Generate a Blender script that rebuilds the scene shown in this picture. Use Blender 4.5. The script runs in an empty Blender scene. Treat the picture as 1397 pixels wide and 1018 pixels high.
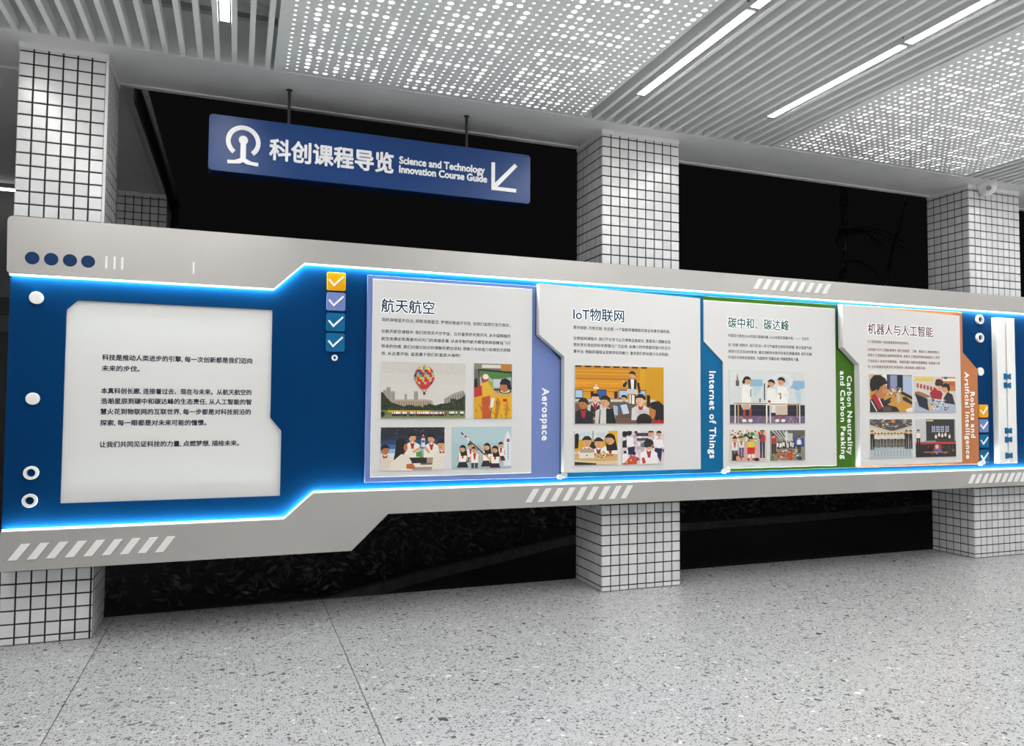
import bpy, math, random
from mathutils import Matrix, Vector
SC = bpy.context.scene
COL = SC.collection
random.seed(7)

# ------------------------------------------------------------------ camera, world, exposure
CAMPOS = (-2.72069, -5.29459, 1.46846)
cam_d = bpy.data.cameras.new('camera'); cam = bpy.data.objects.new('camera', cam_d); COL.objects.link(cam)
cam_d.sensor_width = 36.0; cam_d.sensor_fit = 'HORIZONTAL'; cam_d.lens = 1013.99 / 1397 * 36
cam_d.clip_start = .05; cam_d.clip_end = 200
_r = (0.93784594, -0.34698810, 0.00665228); _u = (-0.02105873, -0.03776438, 0.99906475); _f = (0.34641236, 0.93710891, 0.04272430)
cam.matrix_world = Matrix(((_r[0], _u[0], -_f[0], CAMPOS[0]), (_r[1], _u[1], -_f[1], CAMPOS[1]), (_r[2], _u[2], -_f[2], CAMPOS[2]), (0, 0, 0, 1)))
SC.camera = cam
w = bpy.data.worlds.new('night'); SC.world = w; w.use_nodes = True
w.node_tree.nodes['Background'].inputs[0].default_value = (1, 1, 1, 1)
w.node_tree.nodes['Background'].inputs[1].default_value = 0.0035
SC.view_settings.view_transform = 'Standard'; SC.view_settings.look = 'None'
SC.view_settings.gamma = 1.0; SC.view_settings.exposure = 0.0; SC.view_settings.use_curve_mapping = False
SC.cycles.use_denoising = True
SC.cycles.max_bounces = 6; SC.cycles.diffuse_bounces = 4; SC.cycles.glossy_bounces = 3
SC.cycles.sample_clamp_indirect = 8
TUBE = 66.0      # brightness of the ceiling tubes
LEDS = 56.0       # brightness of the strips round the blue board

# ------------------------------------------------------------------ materials
def lin(c):
    c = c / 255.0
    return c / 12.92 if c <= .04045 else ((c + .055) / 1.055) ** 2.4
def rgb(h): return tuple(lin(int(h[i:i + 2], 16)) for i in (0, 2, 4))
MATS = {}
def mat(name, col, rough=.5, metal=0.0, emit=None, es=0.0, spec=.5, noise=0.0, nscale=20.0, coat=0.0, bump=0.0, objvar=0.0, no_sample=False):
    m = bpy.data.materials.new(name); m.use_nodes = True; nt = m.node_tree; b = nt.nodes['Principled BSDF']
    if isinstance(col, str): col = rgb(col)
    b.inputs['Base Color'].default_value = (*col, 1); b.inputs['Roughness'].default_value = rough
    b.inputs['Metallic'].default_value = metal; b.inputs['Specular IOR Level'].default_value = spec
    b.inputs['Coat Weight'].default_value = coat; b.inputs['Coat Roughness'].default_value = .08
    if emit is not None:
        b.inputs['Emission Color'].default_value = (*emit, 1); b.inputs['Emission Strength'].default_value = es
    if noise > 0 or objvar > 0:
        hs = nt.nodes.new('ShaderNodeHueSaturation'); hs.inputs['Color'].default_value = (*col, 1)
        g = nt.nodes.new('ShaderNodeNewGeometry'); n = nt.nodes.new('ShaderNodeTexNoise'); n.inputs['Scale'].default_value = nscale
        n.inputs['Detail'].default_value = 4
        nt.links.new(g.outputs['Position'], n.inputs['Vector'])
        mr = nt.nodes.new('ShaderNodeMapRange'); mr.inputs[1].default_value = .3; mr.inputs[2].default_value = .7
        mr.inputs[3].default_value = 1 - noise; mr.inputs[4].default_value = 1 + noise
        nt.links.new(n.outputs['Fac'], mr.inputs[0]); val = mr.outputs[0]
        if objvar > 0:
            oi = nt.nodes.new('ShaderNodeObjectInfo'); m2 = nt.nodes.new('ShaderNodeMapRange')
            m2.inputs[3].default_value = 1 - objvar; m2.inputs[4].default_value = 1 + objvar * .4
            nt.links.new(oi.outputs['Random'], m2.inputs[0])
            mu = nt.nodes.new('ShaderNodeMath'); mu.operation = 'MULTIPLY'
            nt.links.new(val, mu.inputs[0]); nt.links.new(m2.outputs[0], mu.inputs[1]); val = mu.outputs[0]
        nt.links.new(val, hs.inputs['Value']); nt.links.new(hs.outputs[0], b.inputs['Base Color'])
        if bump > 0:
            bp = nt.nodes.new('ShaderNodeBump'); bp.inputs['Strength'].default_value = bump; bp.inputs['Distance'].default_value = .01
            nt.links.new(n.outputs['Fac'], bp.inputs['Height']); nt.links.new(bp.outputs[0], b.inputs['Normal'])
    if no_sample: m.cycles.emission_sampling = 'NONE'
    MATS[name] = m
    return m

def terrazzo():
    m = bpy.data.materials.new('terrazzo'); m.use_nodes = True; nt = m.node_tree; b = nt.nodes['Principled BSDF']
    L = nt.links.new; N = nt.nodes.new
    g = N('ShaderNodeNewGeometry')
    cur = None
    base = N('ShaderNodeTexNoise'); base.inputs['Scale'].default_value = 3; base.inputs['Detail'].default_value = 5
    L(g.outputs['Position'], base.inputs['Vector'])
    rp = N('ShaderNodeMapRange'); rp.inputs[1].default_value = .3; rp.inputs[2].default_value = .7; rp.inputs[3].default_value = .53; rp.inputs[4].default_value = .56
    L(base.outputs['Fac'], rp.inputs[0]); cb = N('ShaderNodeCombineColor')
    for k in range(3): L(rp.outputs[0], cb.inputs[k])
    cur = cb.outputs[0]
    def chips(scale, radius, frac, lo, hi, warp, cur, off):
        nz = N('ShaderNodeTexNoise'); nz.inputs['Scale'].default_value = scale * .9; nz.inputs['Detail'].default_value = 1
        mp = N('ShaderNodeMapping'); mp.inputs['Location'].default_value = (off, off * .7, off * 1.3)
        mp.inputs['Scale'].default_value = (.8, 1, 1)
        L(g.outputs['Position'], mp.inputs['Vector']); L(mp.outputs[0], nz.inputs['Vector'])
        mx = N('ShaderNodeMix'); mx.data_type = 'VECTOR'; mx.inputs[0].default_value = warp / scale * 2
        L(mp.outputs[0], mx.inputs[4])
        ad = N('ShaderNodeVectorMath'); ad.operation = 'ADD'; L(mp.outputs[0], ad.inputs[0]); L(nz.outputs['Color'], ad.inputs[1])
        L(ad.outputs[0], mx.inputs[5])
        v = N('ShaderNodeTexVoronoi'); v.inputs['Scale'].default_value = scale; v.voronoi_dimensions = '2D'
        L(mx.outputs[1], v.inputs['Vector'])
        sp = N('ShaderNodeSeparateColor'); L(v.outputs['Color'], sp.inputs[0])
        # chip size differs per cell
        rr = N('ShaderNodeMapRange'); rr.inputs[3].default_value = radius * .35; rr.inputs[4].default_value = radius; L(sp.outputs[1], rr.inputs[0])
        lt = N('ShaderNodeMath'); lt.operation = 'LESS_THAN'; L(v.outputs['Distance'], lt.inputs[0]); L(rr.outputs[0], lt.inputs[1])
        fr = N('ShaderNodeMath'); fr.operation = 'LESS_THAN'; L(sp.outputs[0], fr.inputs[0]); fr.inputs[1].default_value = frac
        mu = N('ShaderNodeMath'); mu.operation = 'MULTIPLY'; L(lt.outputs[0], mu.inputs[0]); L(fr.outputs[0], mu.inputs[1])
        cv = N('ShaderNodeMapRange'); cv.inputs[3].default_value = lo; cv.inputs[4].default_value = hi; L(sp.outputs[2], cv.inputs[0])
        cc = N('ShaderNodeCombineColor')
        for k in range(3): L(cv.outputs[0], cc.inputs[k])
        mc = N('ShaderNodeMix'); mc.data_type = 'RGBA'; L(mu.outputs[0], mc.inputs[0]); L(cur, mc.inputs[6]); L(cc.outputs[0], mc.inputs[7])
        return mc.outputs[2]
    cur = chips(170, .40, .42, .20, .44, .5, cur, 3.1)
    cur = chips(95, .36, .42, .04, .26, .6, cur, 0.0)
    cur = chips(52, .34, .34, .04, .30, .8, cur, 7.7)
    cur = chips(30, .30, .10, .66, .82, .8, cur, 11.3)
    cur = chips(26, .31, .15, .08, .30, .9, cur, 17.9)
    L(cur, b.inputs['Base Color'])
    b.inputs['Roughness'].default_value = .24; b.inputs['Specular IOR Level'].default_value = .5
    MATS['terrazzo'] = m
    return m

def attr_mat():
    m = bpy.data.materials.new('printed_ink'); m.use_nodes = True; nt = m.node_tree; b = nt.nodes['Principled BSDF']
    a = nt.nodes.new('ShaderNodeAttribute'); a.attribute_name = 'Col'
    n = nt.nodes.new('ShaderNodeTexNoise'); n.inputs['Scale'].default_value = 120; n.inputs['Detail'].default_value = 3
    g = nt.nodes.new('ShaderNodeNewGeometry'); nt.links.new(g.outputs['Position'], n.inputs['Vector'])
    mr = nt.nodes.new('ShaderNodeMapRange'); mr.inputs[1].default_value = .3; mr.inputs[2].default_value = .7; mr.inputs[3].default_value = .92; mr.inputs[4].default_value = 1.08
    nt.links.new(n.outputs['Fac'], mr.inputs[0]); hs = nt.nodes.new('ShaderNodeHueSaturation')
    nt.links.new(mr.outputs[0], hs.inputs['Value']); nt.links.new(a.outputs['Color'], hs.inputs['Color'])
    nt.links.new(hs.outputs[0], b.inputs['Base Color'])
    b.inputs['Roughness'].default_value = .5
    MATS['print'] = m

mat('tile_glaze', (.74, .74, .74), .22, noise=.05, nscale=9, objvar=.10)
mat('grout', (.018, .018, .018), .9)
mat('plaster', (.80, .80, .80), .8, noise=.04, nscale=4)
mat('paint_white', (.82, .82, .82), .6, noise=.03, nscale=3)
mat('slat_metal', (.84, .84, .84), .45)
mat('sheet_metal', (.80, .80, .80), .45)
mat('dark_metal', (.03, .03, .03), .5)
mat('grey_metal', (.25, .25, .25), .5)
mat('backlight', (1, 1, 1), .5, emit=(1, 1, 1), es=1.05, no_sample=True)
mat('tube', (1, 1, 1), .5, emit=(1, .995, .98), es=TUBE)
mat('wing_tube', (1, 1, 1), .5, emit=(1, 1, 1), es=5.0)
mat('wing_wall', (.14, .14, .14), .8, noise=.1, nscale=2)
mat('wing_paint', (.80, .80, .80), .8, noise=.05, nscale=2)
mat('silver', (.475, .458, .438), .38, metal=.55, noise=.03, nscale=2.2)
mat('silver_edge', (.35, .34, .34), .4, metal=.6)
mat('blue_board', (.001, .036, .128), .5, spec=.04, noise=.03, nscale=5)
mat('led', (1, 1, 1), .5, emit=(.80, 1.0, .88), es=LEDS)
mat('led_lip', (1, 1, 1), .5, emit=(.9, .98, 1.0), es=1.2, no_sample=True)
mat('sheet_white', (.70, .69, .675), .5)
mat('acrylic_white', (.86, .85, .83), .35)
mat('dot_blue', '0b325c', .45, spec=.2)
mat('ink_navy', '0b1430', .6)
mat('ink_grey', '3a3d44', .6)
mat('ink_brown', '8a4a38', .6)
mat('ink_green', '35423f', .6)
mat('lavender', '7285be', .45, spec=.25)
mat('teal_blue', '006494', .45, spec=.2)
mat('green', '3f6e18', .45, spec=.2)
mat('orange', 'c07848', .45, spec=.25)
mat('yellow', 'eba800', .45, spec=.2)
mat('sign_blue', (.006, .050, .20), .32, spec=.3, noise=.08, nscale=1.5)
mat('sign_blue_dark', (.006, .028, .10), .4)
mat('letter_white', (.86, .86, .86), .35, emit=(1, 1, 1), es=.10)
mat('letter_glow', (.9, .9, .9), .4, emit=(1, 1, 1), es=.7, no_sample=True)
mat('title_navy', '1d3350', .3)
mat('title_teal', '144058', .3)
mat('title_green', '2c5f58', .3)
mat('title_red', '5e2c48', .3)
mat('night_ground', (.02, .02, .02), .9, noise=.3, nscale=8)
mat('kerb_stone', (.075, .075, .075), .8, noise=.3, nscale=14)
mat('leaf', (.07, .07, .07), .6, noise=.5, nscale=25)
mat('bark', (.16, .16, .16), .8, noise=.4, nscale=12)
mat('dome_glass', (.45, .45, .45), .15)
terrazzo(); attr_mat()

# ------------------------------------------------------------------ geometry helpers
ORG = {}
def root(name, loc, label=None, cat=None, group=None, kind=None):
    o = bpy.data.objects.new(name, None); COL.objects.link(o); o.location = loc; o.empty_display_size = .1
    ORG[o] = Vector(loc); tag(o, label, cat, group, kind); return o
def tag(o, label=None, cat=None, group=None, kind=None):
    for k, v in (('label', label), ('category', cat), ('group', group), ('kind', kind)):
        if v: o[k] = v
def link(o, parent, world):
    COL.objects.link(o); ORG[o] = Vector(world)
    if parent is not None:
        o.parent = parent; o.location = ORG[o] - ORG[parent]
    else: o.location = ORG[o]
class MB:
    def __init__(s): s.v = []; s.f = []; s.m = []
    def add(s, v, f, mi=0):
        n = len(s.v); s.v += [tuple(p) for p in v]; s.f += [tuple(n + i for i in q) for q in f]; s.m += [mi] * len(f); return s
    def box(s, x0, x1, y0, y1, z0, z1, c=0.0, mi=0):
        """box; c > 0 chamfers the edges round the face towards -Y"""
        if c <= 0:
            v = [(x0, y0, z0), (x1, y0, z0), (x1, y1, z0), (x0, y1, z0), (x0, y0, z1), (x1, y0, z1), (x1, y1, z1), (x0, y1, z1)]
            return s.add(v, [(0, 3, 2, 1), (4, 5, 6, 7), (0, 1, 5, 4), (1, 2, 6, 5), (2, 3, 7, 6), (3, 0, 4, 7)], mi)
        return s.prism([(x0, z0), (x1, z0), (x1, z1), (x0, z1)], y0, y1, c, mi)
    def prism(s, poly, y0, y1, c=0.0, mi=0, mside=None):
        """outline in X, Z (anticlockwise seen from -Y) pushed from y0 (front) to y1 (back), front edge chamfered by c"""
        n = len(poly); ms = mi if mside is None else mside
        if c > 0:
            q = inset(poly, c)
            v = [(a, y0, b) for a, b in q] + [(a, y0 + c, b) for a, b in poly] + [(a, y1, b) for a, b in poly]
            s.add(v, [tuple(range(n)), tuple(range(3 * n - 1, 2 * n - 1, -1))], mi)
            k = len(s.v) - 3 * n
            for i in range(n):
                j = (i + 1) % n
                s.f += [(k + i, k + n + i, k + n + j, k + j), (k + n + i, k + 2 * n + i, k + 2 * n + j, k + n + j)]; s.m += [ms, ms]
        else:
            v = [(a, y0, b) for a, b in poly] + [(a, y1, b) for a, b in poly]
            s.add(v, [tuple(range(n)), tuple(range(2 * n - 1, n - 1, -1))], mi)
            k = len(s.v) - 2 * n
            for i in range(n):
                j = (i + 1) % n
                s.f.append((k + i, k + n + i, k + n + j, k + j)); s.m.append(ms)
        return s
    def cyl(s, p0, p1, r0, r1=None, n=16, mi=0):
        r1 = r0 if r1 is None else r1
        a = Vector(p0); b = Vector(p1); d = (b - a).normalized()
        t = Vector((0, 0, 1)) if abs(d.z) < .9 else Vector((1, 0, 0)); e = d.cross(t).normalized(); g = d.cross(e)
        v = []
        for p, r in ((a, r0), (b, r1)):
            v += [p + (e * math.cos(k * 2 * math.pi / n) + g * math.sin(k * 2 * math.pi / n)) * r for k in range(n)]
        f = [(i, (i + 1) % n, n + (i + 1) % n, n + i) for i in range(n)] + [tuple(range(n - 1, -1, -1)), tuple(range(n, 2 * n))]
        return s.add(v, f, mi)
    def ring(s, x, z, ro, ri, y0, y1, n=28, mi=0):
        v = []
        for r, y in ((ri, y1), (ri, y0 + .002), (ri + .002, y0), (ro - .002, y0), (ro, y0 + .002), (ro, y1)):
            v += [(x + r * math.cos(k * 2 * math.pi / n), y, z + r * math.sin(k * 2 * math.pi / n)) for k in range(n)]
        f = [(a * n + i, a * n + (i + 1) % n, (a + 1) * n + (i + 1) % n, (a + 1) * n + i) for a in range(5) for i in range(n)]
        return s.add(v, f, mi)
    def knob(s, x, z, r, y0, y1, n=28, mi=0, dome=.004):
        v = []
        for rr, y in ((r * .80, y0), (r * .95, y0 + dome * .4), (r, y0 + dome), (r, y1)):
            v += [(x + rr * math.cos(k * 2 * math.pi / n), y, z + rr * math.sin(k * 2 * math.pi / n)) for k in range(n)]
        f = [(a * n + i, (a + 1) * n + i, (a + 1) * n + (i + 1) % n, a * n + (i + 1) % n) for a in range(3) for i in range(n)] + [tuple(range(n))]
        return s.add(v, f, mi)
    def build(s, name, mats, parent=None, org=None, smooth=False, recalc=False):
        if not isinstance(mats, (list, tuple)): mats = [mats]
        o0 = Vector(org) if org is not None else (ORG[parent] if parent is not None else Vector((0, 0, 0)))
        me = bpy.data.meshes.new(name)
        me.from_pydata([(a - o0.x, b - o0.y, c - o0.z) for a, b, c in s.v], [], s.f)
        for m in mats: me.materials.append(MATS[m])
        if len(mats) > 1: me.polygons.foreach_set('material_index', s.m)
        if recalc:
            import bmesh
            bm = bmesh.new(); bm.from_mesh(me); bmesh.ops.recalc_face_normals(bm, faces=bm.faces); bm.to_mesh(me); bm.free()
        if smooth: me.polygons.foreach_set('use_smooth', [True] * len(me.polygons))
        me.update()
        o = bpy.data.objects.new(name, me); link(o, parent, o0); return o
def inset(poly, c):
    n = len(poly); out = []
    for i in range(n):
        p, q, r = Vector(poly[i - 1]), Vector(poly[i]), Vector(poly[(i + 1) % n])
        d1 = (q - p).normalized(); d2 = (r - q).normalized()
        n1 = Vector((-d1.y, d1.x)); n2 = Vector((-d2.y, d2.x)); k = 1 + n1.dot(n2)
        out.append(tuple(q + (n1 + n2) * (c / max(k, .15))))
    return out
def rounded(x0, x1, z0, z1, r, n=5, corners=(1, 1, 1, 1)):
    """corners: lower x0, lower x1, upper x1, upper x0"""
    out = []
    for (cx, cz, a0), on in zip(((x0 + r, z0 + r, 180), (x1 - r, z0 + r, 270), (x1 - r, z1 - r, 0), (x0 + r, z1 - r, 90)), corners):
        if on: out += [(cx + r * math.cos(math.radians(a0 + 90 * k / n)), cz + r * math.sin(math.radians(a0 + 90 * k / n))) for k in range(n + 1)]
        else: out.append((cx + (-r if cx < (x0 + x1) / 2 else r), cz + (-r if cz < (z0 + z1) / 2 else r)))
    return out

_dg = None
def glyphs(text, offset=0.0, res=2, depth=0.0, space=1.0):
    c = bpy.data.curves.new('lettering', 'FONT'); c.body = text; c.offset = offset; c.resolution_u = res; c.extrude = depth; c.space_character = space
    o = bpy.data.objects.new('lettering', c); COL.objects.link(o)
    dg = bpy.context.evaluated_depsgraph_get(); dg.update()
    me = bpy.data.meshes.new_from_object(o.evaluated_get(dg))
    v = [tuple(p.co) for p in me.vertices]; f = [tuple(p.vertices) for p in me.polygons]
    bpy.data.objects.remove(o); bpy.data.curves.remove(c); bpy.data.meshes.remove(me)
    return v, f
def copies(v, f, bold, sx, em):
    """heavier strokes: the same outline laid down again a little to each side"""
    if bold <= 0: return [(0, 0)]
    d = bold * em
    return [(0, 0), (-d, 0), (d, 0), (0, -d), (0, d)] + ([(-d * .7, -d * .7), (d * .7, -d * .7), (-d * .7, d * .7), (d * .7, d * .7)] if bold > .02 else [])
def write(mb, text, x0, x1, zc, em, y, bold=0.0, depth=0.0, res=2, mid=.38, ref=None, mi=0):
    """one line of lettering from x0 to x1, its em square em high and centred on zc, facing -Y at y"""
    v, f = glyphs(text, 0, res, 1.0 if depth else 0)
    xs = [p[0] for p in v]; a, b = min(xs), max(xs)
    sx = (x1 - x0) / (b - a)
    for k, (dx, dz) in enumerate(copies(v, f, bold, sx, em)):
        mb.add([(x0 + (p[0] - a) * sx + dx, y - p[2] * depth * .5 - depth * .5 - k * .00001, zc + (p[1] - mid) * em + dz) for p in v], f, mi)
def write_down(mb, text, z0, z1, xc, em, y, bold=0.03, depth=0.0, mi=0):
    """lettering that reads downward, letter tops towards +X"""
    v, f = glyphs(text, 0, 2, 1.0 if depth else 0, 1.14)
    xs = [p[0] for p in v]; a, b = min(xs), max(xs); s = (z0 - z1) / (b - a)
    for k, (dx, dz) in enumerate(copies(v, f, bold, s, em)):
        mb.add([(xc + (p[1] - .36) * em + dx, y - p[2] * depth * .5 - depth * .5 - k * .00001, z0 - (p[0] - a) * s + dz) for p in v], f, mi)

# ------------------------------------------------------------------ floor
FX = [-3.477 + 1.3865 * k for k in range(-2, 8)]
FY = [.49 - .93 * k for k in range(0, 9)]
fl = MB(); fl.box(FX[0], FX[-1], FY[-1], FY[0], -.20, -.02); fl.box(FX[0], FX[-1], FY[0] - .012, FY[0], -.02, -.004)
floor = fl.build('floor', ['grout'], None, (0, 0, 0)); tag(floor, kind='structure')
def slab_mesh():
    a, b, g, c = 1.3865, .93, .0022, .0010
    mb = MB()
    x0, x1, y0, y1 = g, a - g, g * .5, b - g * .5
    v = [(x0 + c, y0 + c, 0), (x1 - c, y0 + c, 0), (x1 - c, y1 - c, 0), (x0 + c, y1 - c, 0), (x0, y0, -c), (x1, y0, -c), (x1, y1, -c), (x0, y1, -c), (x0, y0, -.02), (x1, y0, -.02), (x1, y1, -.02), (x0, y1, -.02)]
    f = [(0, 1, 2, 3)] + [(i, i + 4, (i + 1) % 4 + 4, (i + 1) % 4) for i in range(4)] + [(i + 4, i + 8, (i + 1) % 4 + 8, (i + 1) % 4 + 4) for i in range(4)]
    mb.add(v, f); return mb
first = None
for i in range(len(FX) - 1):
    for j in range(len(FY) - 1):
        p = (FX[i], FY[j + 1], 0)
        if first is None:
            mb = slab_mesh(); mb.v = [(a + p[0], b + p[1], c) for a, b, c in mb.v]
            first = mb.build('slab', 'terrazzo', floor, p)
        else:
            o = first.copy(); link(o, floor, p)

# ------------------------------------------------------------------ ceiling
ZS = 3.70; XL, XR = -6.4, 6.4; YB = -6.95
ce = MB(); ce.box(XL - .1, XR + .1, YB - .1, .47, 4.10, 4.25)
ceiling = ce.build('ceiling', 'paint_white', None, (0, 0, 0)); tag(ceiling, kind='structure')
MB().box(XL, XR, -.145, .44, ZS, 4.10).build('soffit', 'plaster', ceiling)
MB().box(XL, XR, .44, .485, ZS - .012, 4.10).build('drip_edge', 'plaster', ceiling)
MB().box(XL, XR, -.151, -.145, ZS - .004, ZS + .012).build('angle_trim', 'sheet_metal', ceiling)
def slat(x, y0, y1, proto={}):
    key = (round(y0, 3), round(y1, 3))
    if key not in proto:
        mb = MB(); hw = .016
        prof = [(-hw, .075), (-hw, .002), (-hw + .002, 0), (hw - .002, 0), (hw, .002), (hw, .075)]
        n = len(prof)
        v = [(x + a, y1, ZS + b) for a, b in prof] + [(x + a, y0, ZS + b) for a, b in prof]
        mb.add(v, [(i, i + n, (i + 1) % n + n, (i + 1) % n) for i in range(n)] + [tuple(range(n)), tuple(range(2 * n - 1, n - 1, -1))])
        proto[key] = mb.build('slat', 'slat_metal', ceiling, (x, y0, ZS), recalc=True)
    else:
        o = proto[key].copy(); link(o, ceiling, (x, y0, ZS))
zoneA = [-2.576 - .1029 * k for k in range(17)]
zoneB = [-.150 + .1025 * k for k in range(17)]
zoneC = [3.880 + .1030 * k for k in range(17)]
YEND = -6.9
for k, x in enumerate(zoneA): slat(x, YEND, -.147) if k != 15 else slat(x, -.66, -.147)
for k, x in enumerate(zoneB): slat(x, YEND, -.147) if k not in (1, 12) else slat(x, -.66, -.147)
for k, x in enumerate(zoneC): slat(x, YEND, -.147) if k not in (1, 12) else slat(x, -.66, -.147)
for za, zb in ((-4.31, -2.53), (-.255, 1.535), (3.80, 5.60)):
    for y in (-.62, -1.86, -3.1, -4.3):
        MB().box(za, zb, y - .02, y + .02, ZS + .078, ZS + .11).build('carrier_rail', 'grey_metal', ceiling)
    for sx in (za, zb):
        MB().box(sx - .006, sx + .006, YEND, -.147, ZS - .002, 4.09).build('edge_trim', 'sheet_metal', ceiling)
pp = MB(); pp.cyl((-4.3, -1.35, 4.0), (-2.56, -.35, 4.0), .018, n=10); pp.build('pipe', 'paint_white', ceiling, smooth=True)
pp = MB(); pp.cyl((-2.95, -1.1, 4.1), (-2.95, -1.1, 3.78), .006, n=8); pp.build('hanger_rod', 'dark_metal', ceiling)
# perforated panels: real holes, small and large, in blocky figures
GL = ["""
.LL..L..
L..L...L
L..L...L
L...L..L
LL..LLL.
........
.LLLLLL.
L......L
L......L
L......L
........
.L....L.
.L.....L
L..LL..L
L......L
L......L
.LLLLLL.
........""", """
LLL.LLLL
...L....
LLL.LLLL
........
LLL.....
L......L
L......L
L......L
LLLLLLLL
L.......
L....L.L
........
.LL.....
L..LL..L
L.....LL
L.......
..L.LL..
LLLL.LLL""", """
LLL.LLL.
...LL...
LL.L.LLL
L..LL..L
LL.LLL..
........
.LLLLLL.
L..LL..L
L..LL.L.
LLLLL...
L.......
..LLLL..
.L....L.
.L....LL
L......L
LLLLLLLL
........
........"""]
GL = [[r for r in g.strip('\n').split('\n')] for g in GL]
def big(i, j, seed):
    if i < 2: return False
    a, b = divmod(i - 2, 11)
    if b >= 8: return False
    c, d = divmod(j, 19)
    if d >= 18: return False
    g = GL[(a + 2 * c + seed) % 3]
    return g[d][b] == 'L'
def perforated(x0, x1, xf, y_rows, seed):
    px, py = .0618, .0553; ncol = int(round((x1 - .03 - xf) / px)) + 1; yf = -.213; n = 12
    mb = MB(); V = mb.v; F = mb.f
    ang = [math.radians(45 + 30 * k) for k in range(n)]
    cs = [(math.cos(a), math.sin(a)) for a in ang]
    sq = []
    for c, s_ in cs:
        m = max(abs(c), abs(s_)); sq.append((c / m * px / 2, s_ / m * py / 2))
    for i in range(ncol):
        for j in range(y_rows):
            cx, cy = xf + i * px, yf - j * py; r = .0190 if big(i, j, seed) else .0095; b = len(V)
            V.extend((cx + a, cy + d, ZS) for a, d in sq)
            V.extend((cx + c * r, cy + s_ * r, ZS) for c, s_ in cs)
            V.extend((cx + c * r, cy + s_ * r, ZS + .002) for c, s_ in cs)
            for k in range(n):
                l = (k + 1) % n
                F.append((b + k, b + n + k, b + n + l, b + l)); F.append((b + n + k, b + 2 * n + k, b + 2 * n + l, b + n + l))
    ya = yf + py / 2; yb = yf - (y_rows - .5) * py; xa = xf - px / 2; xb = xf + (ncol - .5) * px
    for bx in ((x0, xa, yb, -.15), (xb, x1, yb, -.15), (xa, xb, ya, -.15)):
        mb.add([(bx[0], bx[2], ZS), (bx[1], bx[2], ZS), (bx[1], bx[3], ZS), (bx[0], bx[3], ZS)], [(0, 3, 2, 1)])
    mb.m = [0] * len(F)
    mb.build('perforated_panel', 'sheet_metal', ceiling)
    MB().box(x0 + .003, x1 - .003, YEND, yb, ZS - .0005, ZS + .002).build('ceiling_panel', 'sheet_metal', ceiling)
    MB().box(x0 + .004, x1 - .004, yb, -.152, ZS + .055, ZS + .065).build('luminous_sheet', 'backlight', ceiling)
perforated(-2.524, -.261, -2.4535, 68, 0)
perforated(1.541, 3.794, 1.61, 82, 1)
for a, b in ((-6.4, -4.316), (5.606, 6.4)):
    MB().box(a, b, YEND, -.151, ZS, ZS + .003).build('ceiling_panel', 'sheet_metal', ceiling)

# corridor walls outside the frame
for nm, bx in (('wall_back', (XL - .1, XR + .1, YB - .15, YB, 0, 4.1)), ('wall_left', (XL - .15, XL, YB, .48, 0, 4.1)), ('wall_right', (XR, XR + .15, YB, .48, 0, 4.1))):
    o = MB().box(*bx).build(nm, 'paint_white', None, (0, 0, 0)); tag(o, kind='structure')

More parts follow.
